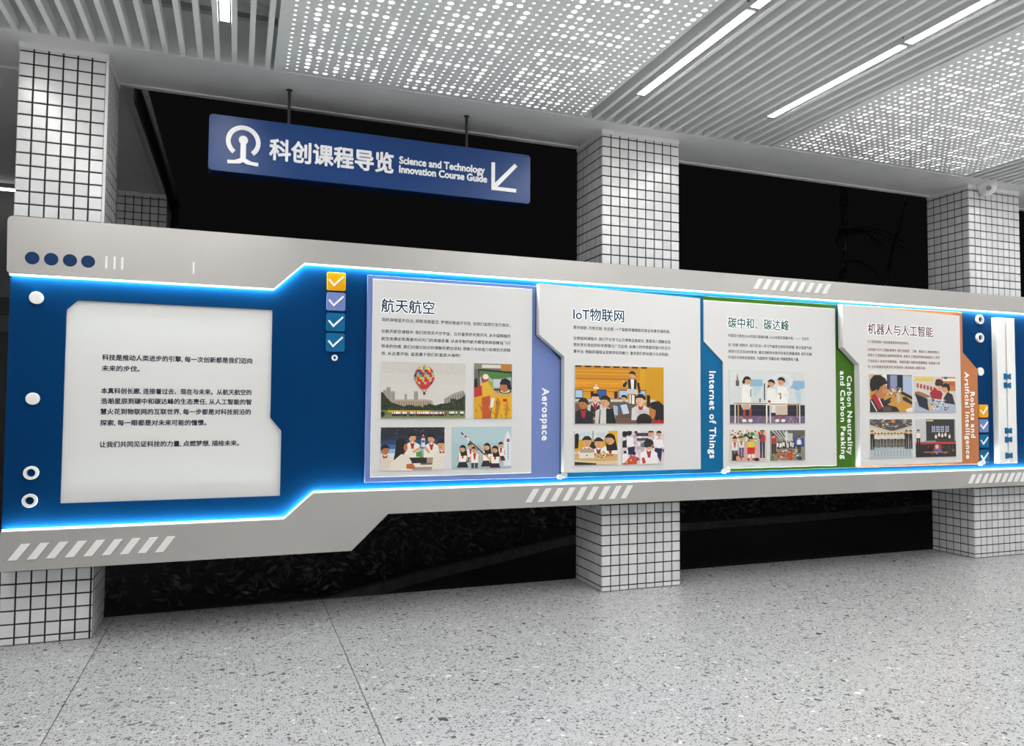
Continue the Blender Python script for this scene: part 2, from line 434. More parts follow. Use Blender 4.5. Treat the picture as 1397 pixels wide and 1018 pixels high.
# ------------------------------------------------------------------ tiled columns
P = .08
def tile_mb(w_, h_, d=.006, c=.0025):
    """tile facing -Y, lower corner at the origin"""
    return MB().prism([(0, 0), (w_, 0), (w_, h_), (0, h_)], -d, 0, c)
TILES = {}
def tile_obj(w_, h_, parent, world, rz):
    key = (round(w_, 3), round(h_, 3))
    if key not in TILES:
        mb = tile_mb(w_, h_); me = bpy.data.meshes.new('tile'); me.from_pydata(mb.v, [], mb.f); me.materials.append(MATS['tile_glaze']); TILES[key] = me
    o = bpy.data.objects.new('tile', TILES[key]); link(o, parent, world); o.rotation_euler = (0, 0, rz)
def column(x0, ncol, xside, ydepth, zoff, label, solo_side, trim=None, y0=0.0, ztop=ZS, hidden=(.66, 2.60), solo=True, rear=True):
    """x0: first tile edge; xside: +1 tiles shown on the side facing +X, -1 on -X"""
    x1 = x0 + ncol * P
    t = root('tiled_column', ((x0 + x1) / 2, y0 + ydepth / 2, 0), label, 'column')
    ext = .012 if trim else 0
    MB().box(x0 + .006 - (ext if xside < 0 else 0), x1 - .006 + (ext if xside > 0 else 0), y0 + .006, y0 + ydepth - .004, 0, ztop).build('column_core', 'grout', t)
    g = .0046; rows = []
    z = 0.0; nxt = zoff
    while z < ztop - .01:
        rows.append((z, min(nxt, ztop))); z = nxt; nxt += P
    rest = MB(); nd = int(round(ydepth / P)); count = 0
    for (za, zb) in rows:
        h = zb - za - 2 * g
        vis = not (za > hidden[0] and zb < hidden[1])
        for i in range(ncol):
            w_ = P - 2 * g; wx = x0 + i * P + g
            if vis and solo and count < 300:
                tile_obj(w_, h, t, (wx, y0 + .006, za + g), 0); count += 1
            else:
                m = tile_mb(w_, h); rest.add([(a + wx, b + y0 + .006, c + za + g) for a, b, c in m.v], m.f)
        for k in range(nd):
            w_ = P - 2 * g; wy = y0 + k * P + g
            if wy + w_ > y0 + ydepth: continue
            for sd in (-1, 1):
                if sd == xside and vis and solo_side and count < 300:
                    if sd < 0: tile_obj(w_, h, t, (x0 + .006, wy + w_, za + g), -math.pi / 2)
                    else: tile_obj(w_, h, t, (x1 - .006, wy, za + g), math.pi / 2)
                    count += 1
                else:
                    m = tile_mb(w_, h)
                    if sd < 0: v = [(x0 + .006 + b, wy + w_ - a, c + za + g) for a, b, c in m.v]
                    else: v = [(x1 - .006 - b + (ext if xside > 0 else 0), wy + a, c + za + g) for a, b, c in m.v]
                    rest.add(v, m.f)
    o = rest.build('tile_facing', 'tile_glaze', t); tag(o, kind='stuff')
    if solo_side is not None:
        MB().box(x0 - .002, x1 + .002 + ext, y0 - .0015, y0 + ydepth, ztop - .036, ztop).build('plaster_band', 'plaster', t)
    if trim:
        MB().box(x1 - .002, x1 + .014, y0 - .004, y0 + .018, trim[0], trim[1]).build('corner_trim', 'plaster', t)
    return t
column(-4.030, 6, 1, .48, .045, 'white square-tiled column behind the plain outer end of the board', False, trim=(2.45, 3.66))
column(0.0, 9, -1, .48, .04, 'white square-tiled column behind the course panels, beside the hanging sign', False)
column(4.072, 9, -1, .48, .04, 'white square-tiled column with a dome camera at its top', True)
column(-3.95, 6, 1, .48, .04, 'dim tiled column out in the dark side wing', False, y0=3.40, hidden=(0, 3.0))

# ------------------------------------------------------------------ ceiling lights
def ceiling_light(x, y1, wd, zb, label, group):
    y0 = y1 - 1.22
    t = root('ceiling_light', (x, (y0 + y1) / 2, zb), label, 'light', group)
    MB().box(x - wd / 2, x + wd / 2, y0, y1, zb, zb + .045).build('housing', 'sheet_metal', t)
    MB().box(x - wd / 2 + .004, x + wd / 2 - .004, y0 + .006, y1 - .006, zb - .0015, zb + .002).build('diffuser', 'tube', t)
    return t
rowsY = (-.70, -1.95, -3.20, -4.45)
runs = [(-2.833, .054, ZS + .006, 'sunk between slats, past the hanging sign'), (-.054, .062, ZS - .006, 'beside the perforated panel over the sign'),
        (1.083, .062, ZS - .006, 'beside the far perforated panel'), (-4.12, .062, ZS - .006, 'over the outer end of the board'),
        (3.985, .062, ZS - .006, 'above the dome camera'), (5.11, .062, ZS - .006, 'in the last slatted bay')]
for x, wd, zb, where in runs:
    for k, y in enumerate(rowsY):
        ceiling_light(x, y, wd, zb, 'linear light, ' + ('first', 'second', 'third', 'fourth')[k] + ' from the soffit, ' + where, 'linear ceiling lights')

# ------------------------------------------------------------------ the long display board
YSF, YBL = -.20, -.14
board = root('display_board', (0, -.02, .48), 'long silver and blue wall board with glowing edges hung across the tiled columns', 'display board')
XE = 6.0
up = [(-4.005, 2.236), (-3.995, 2.224), (-2.507, 2.224), (-2.316, 2.408), (XE, 2.408), (XE, 2.565)] + \
     [(-4.010 + .03 * (1 - math.cos(a)), 2.535 + .03 * math.sin(a)) for a in (math.pi / 2, math.pi / 3, math.pi / 6, 0)]
up_poly = up
MB().prism(up_poly, YSF, YSF + .018, .0015, mside=1).build('upper_frame', ['silver', 'silver_edge'], board)
lo_poly = [(-3.990, .481), (-1.977, .481), (-1.733, .716), (XE, .716), (XE, .875), (-2.233, .875), (-2.415, .711), (-3.990, .711)]
MB().prism(lo_poly, YSF, YSF + .018, .0015, mside=1).build('lower_frame', ['silver', 'silver_edge'], board)
# blue back panel with the opening for the sunk notice
NB = [(-3.704, .857), (-2.440, .857), (-2.440, 1.286), (-2.511, 1.372), (-2.511, 2.089), (-3.645, 2.089), (-3.704, 2.030)]
bp = MB()
X0b, Z0b, Z1b = -3.998, .50, 2.54
def quadf(x0, z0, x1, z1): bp.add([(x0, YBL, z0), (x1, YBL, z0), (x1, YBL, z1), (x0, YBL, z1)], [(0, 1, 2, 3)])
quadf(X0b, Z0b, -3.704, Z1b); quadf(-3.704, Z0b, -2.440, .857); quadf(-2.440, Z0b, -1.99, Z1b)
bp.add([(-3.704, YBL, 2.030), (-3.645, YBL, 2.089), (-3.645, YBL, Z1b), (-3.704, YBL, Z1b)], [(0, 1, 2, 3)])
quadf(-3.645, 2.089, -2.511, Z1b)
bp.add([(-2.511, YBL, 1.372), (-2.440, YBL, 1.286), (-2.440, YBL, Z1b), (-2.511, YBL, Z1b)], [(0, 1, 2, 3)])
bp.add([(-1.99, YBL, .50), (-1.74, YBL, .74), (XE, YBL, .74), (XE, YBL, Z1b), (-1.99, YBL, Z1b)], [(0, 1, 2, 3, 4)])
outl = [(X0b, Z0b), (-1.99, Z0b), (-1.74, .74), (XE, .74), (XE, Z1b), (X0b, Z1b)]
k = len(outl)
bp.add([(a, YBL, b) for a, b in outl] + [(a, -.001, b) for a, b in outl], [(i, i + k, (i + 1) % k + k, (i + 1) % k) for i in range(k)] + [tuple(range(2 * k - 1, k - 1, -1))])
k = len(NB)
bp.add([(a, YBL, b) for a, b in NB] + [(a, YBL + .02, b) for a, b in NB], [(i, (i + 1) % k, (i + 1) % k + k, i + k) for i in range(k)])
bp.build('back_panel', 'blue_board', board)
# spacer bodies that carry the silver frames off the blue panel
def strip(poly, t_, y0, y1, name, m, side):
    """ribbon along an open polyline (XZ), thickness t_ to the given side"""
    mb = MB(); pts = [Vector(p) for p in poly]; n = len(pts); off = []
    for i in range(n):
        d1 = (pts[i] - pts[i - 1]).normalized() if i else (pts[1] - pts[0]).normalized()
        d2 = (pts[i + 1] - pts[i]).normalized() if i < n - 1 else d1
        n1 = Vector((-d1.y, d1.x)); n2 = Vector((-d2.y, d2.x))
        off.append(pts[i] + (n1 + n2) * (t_ * side / (1 + n1.dot(n2))))
    v = []
    for p, q in zip(pts, off): v += [(p.x, y0, p.y), (q.x, y0, q.y), (q.x, y1, q.y), (p.x, y1, p.y)]
    f = []
    for i in range(n - 1):
        a, b = i * 4, i * 4 + 4
        f += [(a + k_, a + (k_ + 1) % 4, b + (k_ + 1) % 4, b + k_) for k_ in range(4)]
    f += [(3, 2, 1, 0), tuple(4 * (n - 1) + k_ for k_ in range(4))]
    mb.add(v, f); return mb.build(name, m, board, recalc=True)
up_line = [(-3.995, 2.226), (-2.508, 2.226), (-2.317, 2.410), (XE - .01, 2.410)]
lo_line = [(-3.988, .709), (-2.414, .709), (-2.232, .873), (XE - .01, .873)]
for ln, sd in ((up_line, 1), (lo_line, -1)):
    strip(ln, .003, YBL - .026, YBL - .001, 'light_strip', 'led', sd)
    strip([(a_, b_ - sd * .0135) for a_, b_ in ln], .0125, YSF + .0185, YBL - .0262, 'light_lip', 'led_lip', sd)
strip([(a, b + .0035) for a, b in up_line], .02, YSF + .0185, YBL - .0005, 'spacer', 'silver_edge', 1)
strip([(a, b - .0035) for a, b in lo_line], .02, YSF + .0185, YBL - .0005, 'spacer', 'silver_edge', -1)
# outer returns of the frames (the shadowed gap down the board's outer end)
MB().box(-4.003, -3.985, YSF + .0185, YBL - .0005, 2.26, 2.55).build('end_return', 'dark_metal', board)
# sunk notice with its writing
MB().prism(NB, YBL + .015, YBL + .0195).build('notice_sheet', 'sheet_white', board)
Y = YBL + .0145
for t_, x1, z in (("科技是推动人类进步的引擎, 每一次创新都是我们迈向", -2.632, 1.745), ("未来的步伐。", -3.296, 1.677),
                  ("本真科创长廊, 连接着过去、现在与未来。从航天航空的", -2.632, 1.538), ("浩瀚星辰到碳中和碳达峰的生态责任, 从人工智能的智", -2.632, 1.475),
                  ("慧火花到物联网的互联世界, 每一步都是对科技前沿的", -2.634, 1.410), ("探索, 每一眼都是对未来可能的憧憬。", -2.902, 1.341),
                  ("让我们共同见证科技的力量, 点燃梦想, 描绘未来。", -2.702, 1.208)):
    lt = MB(); write(lt, t_, -3.505, x1, z, .0385, Y, .030); lt.build('text_line', 'ink_navy', board)
# round marks, bars, slanted stripes on the silver frames
for x in (-3.877, -3.779, -3.681, -3.585):
    MB().knob(x, 2.320, .0375, YSF - .003, YSF, dome=.001).build('round_inlay', 'dot_blue', board)
for x in (-3.487, -3.442, -3.400, -2.996):
    MB().box(x - .006, x + .006, YSF - .006, YSF, 2.283, 2.360, .0015).build('short_bar', 'acrylic_white', board)
def stripes(x, z0, z1, w_, pitch, n, dx, thick=.008):
    for k_ in range(n):
        a = x + k_ * pitch
        MB().prism([(a, z0), (a + w_, z0), (a + w_ + dx, z1), (a + dx, z1)], YSF - thick, YSF, .001).build('slanted_stripe', 'acrylic_white', board)
stripes(-3.949, .546, .638, .047, .0968, 9, .066)
stripes(-.727, .756, .852, .046, .0978, 9, .062)
stripes(1.302, 2.450, 2.539, .046, .0905, 9, .056)
stripes(3.735, .757, .843, .046, .0870, 12, .056)
# knobs and rings
for x, z, r in ((-3.860, 2.090, .037), (-3.861, 1.486, .036), (3.990, 1.818, .040)):
    MB().knob(x, z, r, YBL - .022, YBL).build('round_knob', 'acrylic_white', board, smooth=False)
for x, z, ro, ri in ((-3.856, 1.046, .040, .023), (-3.858, .882, .040, .023), (-2.103, 1.780, .021, .009), (3.998, 2.321, .046, .027), (3.993, 2.144, .046, .027)):
    MB().ring(x, z, ro, ri, YBL - (.022 if ro > .03 else .008), YBL).build('ring_knob', 'acrylic_white', board)
# tick boxes
def tick_box(x, z, m, s_=.0625):
    b_ = MB().prism(rounded(x - s_, x + s_, z - s_, z + s_, .013), YBL - .016, YBL, .002).build('tick_tile', m, board)
    pts = [(-.046, .008), (-.016, -.026), (.047, .036)]
    q = [(x + a, z + c) for a, c in pts]; t_ = .0065
    poly = [(q[0][0] - t_, q[0][1] - t_ * .3), (q[1][0], q[1][1] - t_ * 1.5), (q[2][0] + t_ * .7, q[2][1] - t_ * .6), (q[2][0] - t_ * .4, q[2][1] + t_ * .8), (q[1][0], q[1][1] + t_ * 1.2), (q[0][0] + t_ * .5, q[0][1] + t_ * .9)]
    o = MB().prism(poly, YBL - .022, YBL - .016).build('tick', 'letter_white', b_)
for z, m in ((2.300, 'yellow'), (2.163, 'lavender'), (2.022, 'teal_blue'), (1.885, 'teal_blue')): tick_box(-2.101, z, m)
for z, m in ((1.438, 'yellow'), (1.297, 'lavender'), (1.150, 'teal_blue'), (1.003, 'teal_blue')): tick_box(4.018, z, m)
# twin white bars with their teal fittings
for x0, x1 in ((4.166, 4.282), (4.298, 4.414)):
    MB().prism([(x0, .935), (x1, .935), (x1, 2.347), (x0, 2.347)], YBL - .055, YBL, .004).build('upright_bar', 'acrylic_white', board)
for z0, z1 in ((1.60, 1.93), (1.23, 1.50)) if False else ((1.58, 1.93), (1.02, 1.36)):
    MB().prism([(4.40, z0), (4.47, z0 + .05), (4.47, z1 - .05), (4.40, z1)], YBL - .02, YBL, .002).build('side_plate', 'teal_blue', board)
for z in (1.775, 1.69, 1.25, 1.165, 1.01):
    MB().prism([(4.245, z - .028), (4.282, z - .028), (4.29, z - .015), (4.335, z - .028), (4.335, z + .028), (4.29, z + .015), (4.282, z + .028), (4.245, z + .028)], YBL - .064, YBL - .050, .001).build('clasp', 'teal_blue', board)

# ------------------------------------------------------------------ printed pictures
SK, SK2, HR = 'd9a070', 'b8703a', '17110f'
def clip(poly):
    for ax, lim, sg in ((0, 0, 1), (0, 1, -1), (1, 0, 1), (1, 1, -1)):
        out = []; n = len(poly)
        for i in range(n):
            a, b = poly[i - 1], poly[i]; ia = (a[ax] - lim) * sg >= 0; ib = (b[ax] - lim) * sg >= 0
            if ia != ib:
                t = (lim - a[ax]) / (b[ax] - a[ax]); out.append((a[0] + (b[0] - a[0]) * t, a[1] + (b[1] - a[1]) * t))
            if ib: out.append(b)
        poly = out
        if not poly: return poly
    return poly
class Pic:
    def __init__(s, asp): s.l = []; s.a = asp
    def p(s, pts, c):
        q = clip(pts)
        if len(q) > 2: s.l.append((q, rgb(c)))
        return s
    def r(s, x0, y0, x1, y1, c): return s.p([(x0, y0), (x1, y0), (x1, y1), (x0, y1)], c)
    def e(s, x, y, rx, ry, c, n=12, rot=0): return s.p([(x + rx * math.cos(t + rot) , y + ry * math.sin(t + rot)) for t in (k * 2 * math.pi / n for k in range(n))], c)
    def grad(s, cols, y0=0, y1=1):
        n = len(cols)
        for k in range(n): s.r(0, y0 + (y1 - y0) * k / n, 1, y0 + (y1 - y0) * (k + 1) / n + .002, cols[k])
        return s
    def line(s, x0, y0, x1, y1, t, c):
        dx, dy = (x1 - x0) * s.a, y1 - y0; L_ = math.hypot(dx, dy) or 1; nx, ny = -dy / L_ * t / s.a, dx / L_ * t
        return s.p([(x0 - nx, y0 - ny), (x1 - nx, y1 - ny), (x1 + nx, y1 + ny), (x0 + nx, y0 + ny)], c)
    def head(s, x, y, r, face=0, skin=SK, hair=HR, long=False):
        """r is the head's half height (in picture heights); face -1/1 looks aside, 2 seen from behind"""
        rx = r * .86 / s.a
        if long: s.p([(x - rx * 1.15, y - r * .4), (x + rx * 1.1, y - r * .4), (x + rx * 1.0 - face * rx * .7, y + r * 2.0), (x - rx * 1.2 - face * rx * .5, y + r * 2.1)], hair)
        s.e(x, y, rx, r, skin)
        if face == 2: s.e(x, y - r * .08, rx * 1.08, r * 1.02, hair); return s
        s.p([(x - rx * 1.1, y + (r * .25 if face > 0 else -r * .15)), (x - rx * 1.08, y - r * .6), (x - rx * .5, y - r * 1.12), (x + rx * .4, y - r * 1.14), (x + rx * 1.05, y - r * .65), (x + rx * 1.1, y + (r * .25 if face < 0 else -r * .15)), (x + rx * (.85 if face >= 0 else .3), y - r * .35), (x - rx * (.85 if face <= 0 else .3), y - r * .35)], hair)
        ox = face * rx * .4
        if r > .05:
            s.e(x + ox - rx * .32, y + r * .02, rx * .12, r * .08, '20140f', 6); s.e(x + ox + rx * .32, y + r * .02, rx * .12, r * .08, '20140f', 6)
            s.e(x + ox, y + r * .5, rx * .25, r * .08, '8a3328', 6)
        return s
    def bust(s, x, y, r, shirt='f0ece6', scarf='b01820', face=0, down=4.0, wide=1.0, vest=None, **kw):
        w_ = r * 1.75 * wide / s.a; t = y + r * 1.0
        s.r(x - r * .35 / s.a, t - r * .3, x + r * .35 / s.a, t + r * .4, SK2)
        s.p([(x - r * .5 / s.a, t), (x + r * .5 / s.a, t), (x + w_, t + r * .7), (x + w_ * 1.05, y + r * down), (x - w_ * 1.05, y + r * down), (x - w_, t + r * .7)], shirt)
        if vest: s.p([(x - w_ * .55, t + r * .35), (x, t + r * 1.4), (x + w_ * .55, t + r * .35), (x + w_ * .7, y + r * down), (x - w_ * .7, y + r * down)], vest)
        if scarf and face != 2: s.p([(x - r * .55 / s.a, t), (x, t + r * .45), (x + r * .55 / s.a, t), (x + r * .25 / s.a, t + r * 1.7), (x - r * .2 / s.a, t + r * 1.6)], scarf)
        return s.head(x, y, r, face, **kw)
    def stand(s, x, y, r, shirt, legs, scarf=None, skirt=False, h=7.2, face=0, shoe='20201f', arms=True, **kw):
        a = s.a; w_ = r * 1.3 / a; t = y + r
        if skirt: s.p([(x - w_ * .8, y + r * 3.6), (x + w_ * .8, y + r * 3.6), (x + w_ * 1.4, y + r * 5.6), (x - w_ * 1.4, y + r * 5.6)], legs)
        else:
            s.p([(x - w_ * .85, y + r * 3.6), (x - w_ * .05, y + r * 3.6), (x - w_ * .15, y + r * h), (x - w_ * .75, y + r * h)], legs)
            s.p([(x + w_ * .05, y + r * 3.6), (x + w_ * .85, y + r * 3.6), (x + w_ * .75, y + r * h), (x + w_ * .15, y + r * h)], legs)
            s.r(x - w_ * .85, y + r * h - r * .3, x - w_ * .1, y + r * h + r * .1, shoe); s.r(x + w_ * .1, y + r * h - r * .3, x + w_ * .85, y + r * h + r * .1, shoe)
        s.p([(x - r * .4 / a, t - r * .1), (x + r * .4 / a, t - r * .1), (x + w_, t + r * .5), (x + w_ * .85, y + r * 3.9), (x - w_ * .85, y + r * 3.9), (x - w_, t + r * .5)], shirt)
        if arms:
            s.line(x - w_, t + r * .8, x - w_ * 1.25, y + r * 3.6, r * .2, SK); s.line(x + w_, t + r * .8, x + w_ * 1.25, y + r * 3.6, r * .2, SK)
        if scarf: s.p([(x - r * .45 / a, t), (x + r * .45 / a, t), (x + r * .2 / a, t + r * 1.9), (x - r * .2 / a, t + r * 1.9)], scarf)
        return s.head(x, y, r, face, **kw)
R = random.Random(11)
def pic_balloon():
    p = Pic(1.55); p.grad(['cfcac2', 'd3cec6', 'd6d1c8', 'd8d2c8', 'd8d2c8'])
    for x0, x1, y in ((.02, .06, .5), (.06, .11, .45), (.11, .16, .52), (.27, .30, .57), (.38, .43, .52)):
        p.r(x0, y, x1, .8, 'aaa296')
        for k_ in range(7): p.r(x0 + .004, y + .03 + k_ * .035, x1 - .004, y + .042 + k_ * .035, '746c64')
    p.p([(.14, .67), (.5, .66), (.6, .68), (.62, .82), (.14, .82)], 'b3a48f')
    for k_ in range(16): p.r(.15 + k_ * .028, .70, .162 + k_ * .028, .80, '80735f')
    p.p([(.74, .65), (.85, .55), (.97, .49), (1, .55), (1, .8), (.74, .8)], 'a59c93')
    for k_ in range(8): p.line(.76 + k_ * .03, .64 - k_ * .016, .76 + k_ * .03, .78, .008, '6b645f')
    p.p([(0, .53), (.03, .56), (.06, .63), (.12, .72), (.2, .76), (.28, .8), (.35, .76), (.42, .8), (.5, .8), (.56, .74), (.64, .77), (.7, .74), (.78, .73), (.86, .68), (.93, .65), (1, .57), (1, .9), (0, .9)], '26301c')
    for k_ in range(46): p.e(R.random(), .78 + R.random() * .08, .02, .02, R.choice(['1a2413', '34402a', '3f4a2c', '10180c']), 6)
    for k_ in range(14): p.e(.83 + R.random() * .17, .66 + R.random() * .1, .022, .022, R.choice(['1a2413', '2c3a20', '3f4a2c']), 6)
    p.r(0, .86, 1, 1, '6c7540'); p.r(.08, .86, .58, .9, 'c6a322'); p.r(0, .94, 1, 1, '7d8750')
    for k_ in range(90):
        x = .12 + R.random() * .65; p.r(x, .885, x + .012, .925, R.choice(['eeeae6', 'f6f2ee', 'b51f26', 'e8e4e0'])); p.r(x, .925, x + .012, .965, R.choice(['20181a', '2a2020', '4a1a1c']))
    for k_ in range(14):
        x = .8 + R.random() * .2; p.r(x, .88, x + .013, .92, 'eeeae6'); p.r(x, .92, x + .012, .95, '20181a')
    p.e(.02, .93, .025, .05, '1c1c22')
    cx, cy = .5, .24; ry = .20; cols = ['9cb6a8', 'd8b62c', 'c81f50', 'd2344a', '22386c', '3aa7a6', 'e3a51e', 'cc2c22', 'b22020']
    rows = 10
    def wid(v): return .122 * math.sqrt(max(0, 1 - (1 - v / .55) ** 2)) if v < .55 else .122 * (1 - ((v - .55) / .47) ** 1.5 * .80)
    for k_ in range(rows):
        v0, v1 = k_ / rows, (k_ + 1) / rows; w0, w1 = max(wid(v0), .01), wid(v1); n = 8
        for j in range(n):
            t0, t1 = -1 + 2 * j / n, -1 + 2 * (j + 1) / n
            col = cols[(k_ + (j * 2) // 3 + (j % 2) * 2) % 9] if k_ > 1 else ['9cb6a8', 'd9c54a', 'cfd8c8', 'c8662e'][j % 4]
            if k_ > 7: col = 'c03024'
            p.p([(cx + w0 * t0, cy - ry + 2.2 * ry * v0), (cx + w0 * t1, cy - ry + 2.2 * ry * v0), (cx + w1 * t1, cy - ry + 2.2 * ry * v1), (cx + w1 * t0, cy - ry + 2.2 * ry * v1)], col)
    p.r(.49, .53, .515, .58, '5a3a24'); p.line(.48, .49, .492, .53, .004, '333333'); p.line(.525, .49, .513, .53, .004, '333333')
    return p
def pic_astro():
    p = Pic(.72); p.r(0, 0, 1, 1, '6b6256'); p.r(0, 0, .7, .1, '8b7d6c'); p.r(.7, 0, 1, .13, 'b07a2c'); p.r(.2, .02, .7, .08, 'd9d4cc')
    p.p([(.1, .1), (1, .14), (1, .46), (.14, .5)], '15191c'); p.p([(.13, .13), (.98, .17), (.98, .44), (.16, .47)], 'a8b4bd')
    p.p([(.13, .13), (.98, .17), (.98, .24), (.5, .3), (.3, .2), (.13, .26)], '4b7a3a'); p.r(.2, .32, .5, .46, '9aa83a'); p.r(.5, .28, .8, .42, 'c3cbd1')
    p.e(.28, .28, .1, .09, 'a84a20'); p.e(.3, .24, .08, .05, 'e9dcc8'); p.p([(.16, .38), (.35, .32), (.44, .42), (.58, .52), (.5, .66), (.2, .6)], 'e0ae34')
    p.p([(0, .3), (.08, .26), (.1, .55), (0, .6)], '15100e'); p.p([(0, .45), (.2, .4), (.22, .7), (0, .72)], 'c22a2c')
    p.p([(0, .62), (.2, .58), (.38, .66), (.36, 1), (0, 1)], 'd9a01c'); p.p([(.2, .62), (.42, .58), (.42, 1), (.22, 1)], 'c4501c')
    p.p([(.5, .62), (.62, .54), (.95, .5), (1, .5), (1, 1), (.44, 1)], 'e2a81c'); p.p([(.6, .6), (.7, .7), (.62, 1), (.54, 1)], 'b57a10')
    p.p([(.86, .6), (.92, .8), (.88, 1), (.8, 1)], 'c08812'); p.e(.82, .52, .2, .07, 'caa35c'); p.e(.82, .5, .17, .045, '2e2a26'); p.e(.82, .495, .13, .035, 'd8d0c4')
    p.e(.8, .40, .13, .12, SK2); p.p([(.67, .36), (.72, .28), (.84, .26), (.96, .31), (.98, .44), (.9, .48), (.86, .38), (.7, .38)], HR)
    p.r(.76, .64, .86, .69, 'c01c1c'); p.p([(.5, .52), (.6, .5), (.62, .58), (.52, .6)], SK); p.p([(.44, .64), (.54, .62), (.5, .8), (.42, .8)], 'e9e4da')
    for k_ in range(26):
        x = R.random(); y = .62 + R.random() * .38; p.line(x, y, x + .05, y + .06, .006, R.choice(['a86c10', 'f0c44a', '8a5010']))
    return p
def pic_space():
    p = Pic(1.5); p.grad(['1d2027', '21252f', '242d42', '26406c', '3468a4', '8db6d4', 'd8e0e2', 'e4e0d8', 'd8c8b8', 'a87858'])
    p.p([(0, 0), (1, 0), (1, .22), (.7, .14), (.4, .14), (.2, .2), (0, .34)], '20242e')
    for k_ in range(18): p.e(R.random(), R.random() * .15, .004, .006, 'cfd4dc', 5)
    p.p([(.3, .6), (1, .6), (1, 1), (.3, 1)], 'a98f78'); p.p([(.34, .72), (.72, .70), (.72, .88), (.34, .88)], '26262c')
    p.bust(.49, .24, .10, 'ece4d8', face=1, down=4.6); p.bust(.79, .27, .10, 'ece4d8', face=-1, down=4.4)
    p.line(.50, .58, .62, .48, .03, SK); p.line(.76, .6, .66, .42, .03, SK); p.p([(.63, .28), (.66, .16), (.69, .28), (.69, .46), (.63, .46)], 'dcdce0'); p.r(.635, .2, .685, .26, 'b83030'); p.r(.635, .3, .685, .36, '4a6a8a')
    p.p([(.55, .58), (.64, .55), (.64, .7), (.55, .68)], '4e9a3c'); p.r(.4, .84, .85, .93, 'e8e2d8'); p.r(.62, .84, .82, .88, '6a5a4c')
    p.bust(.07, .52, .11, 'e2d6c6', face=1, down=4.6, skin=SK2); p.p([(.0, .72), (.12, .7), (.26, .9), (.28, 1), (0, 1)], 'ddd0bf')
    p.p([(.24, .3), (.3, .24), (.37, .27), (.41, .4), (.4, .55), (.3, .7), (.2, .76), (.22, .6)], HR); p.e(.385, .47, .03, .09, SK2)
    p.p([(.16, .82), (.32, .62), (.42, .66), (.48, .8), (.5, 1), (.12, 1)], 'e6dbcb'); p.p([(.4, .86), (.5, .84), (.55, .95), (.5, .98), (.4, .96)], 'b86a34')
    p.bust(.96, .42, .12, 'e6dccc', face=-1, down=4.8, long=False)
    p.p([(.82, .72), (.96, .6), (1, .62), (1, 1), (.8, 1)], 'e6dccc')
    return p
def pic_rocket():
    p = Pic(1.5); p.r(0, 0, 1, 1, 'a9c2c6'); p.r(0, 0, 1, .4, 'b2cacd')
    p.p([(.87, .96), (.87, .4), (.9, .22), (.94, .09), (.98, .22), (1.0, .36), (1, .96)], 'dfe4e8'); p.r(.92, .30, .97, .38, 'b83868')
    for k_ in range(8): p.r(.935, .42 + k_ * .05, .955, .445 + k_ * .05, '3f5066')
    for x, y, r in ((.3, .46, .07), (.82, .45, .068)): p.stand(x, y, r, 'f0ece6', '3a2228', 'b01c24', skirt=True, face=1)
    for x, y, r, sk in ((.17, .53, .08, True), (.37, .56, .08, False), (.58, .49, .085, True), (.72, .56, .085, True)):
        p.stand(x, y, r, 'f2eee8', '2c1c22' if sk else '3c3c44', 'b81c24', skirt=sk, face=-1, h=6, long=sk)
    p.line(.16, .17, .42, .53, .020, 'e2e4e6'); p.line(.28, .34, .64, .80, .016, '1c1a1c'); p.line(.14, .14, .18, .20, .016, '18181c'); p.line(.2, .215, .23, .26, .022, 'b02a2c')
    p.line(.42, .44, .5, .55, .018, SK); p.line(.55, .68, .65, .82, .02, SK)
    return p
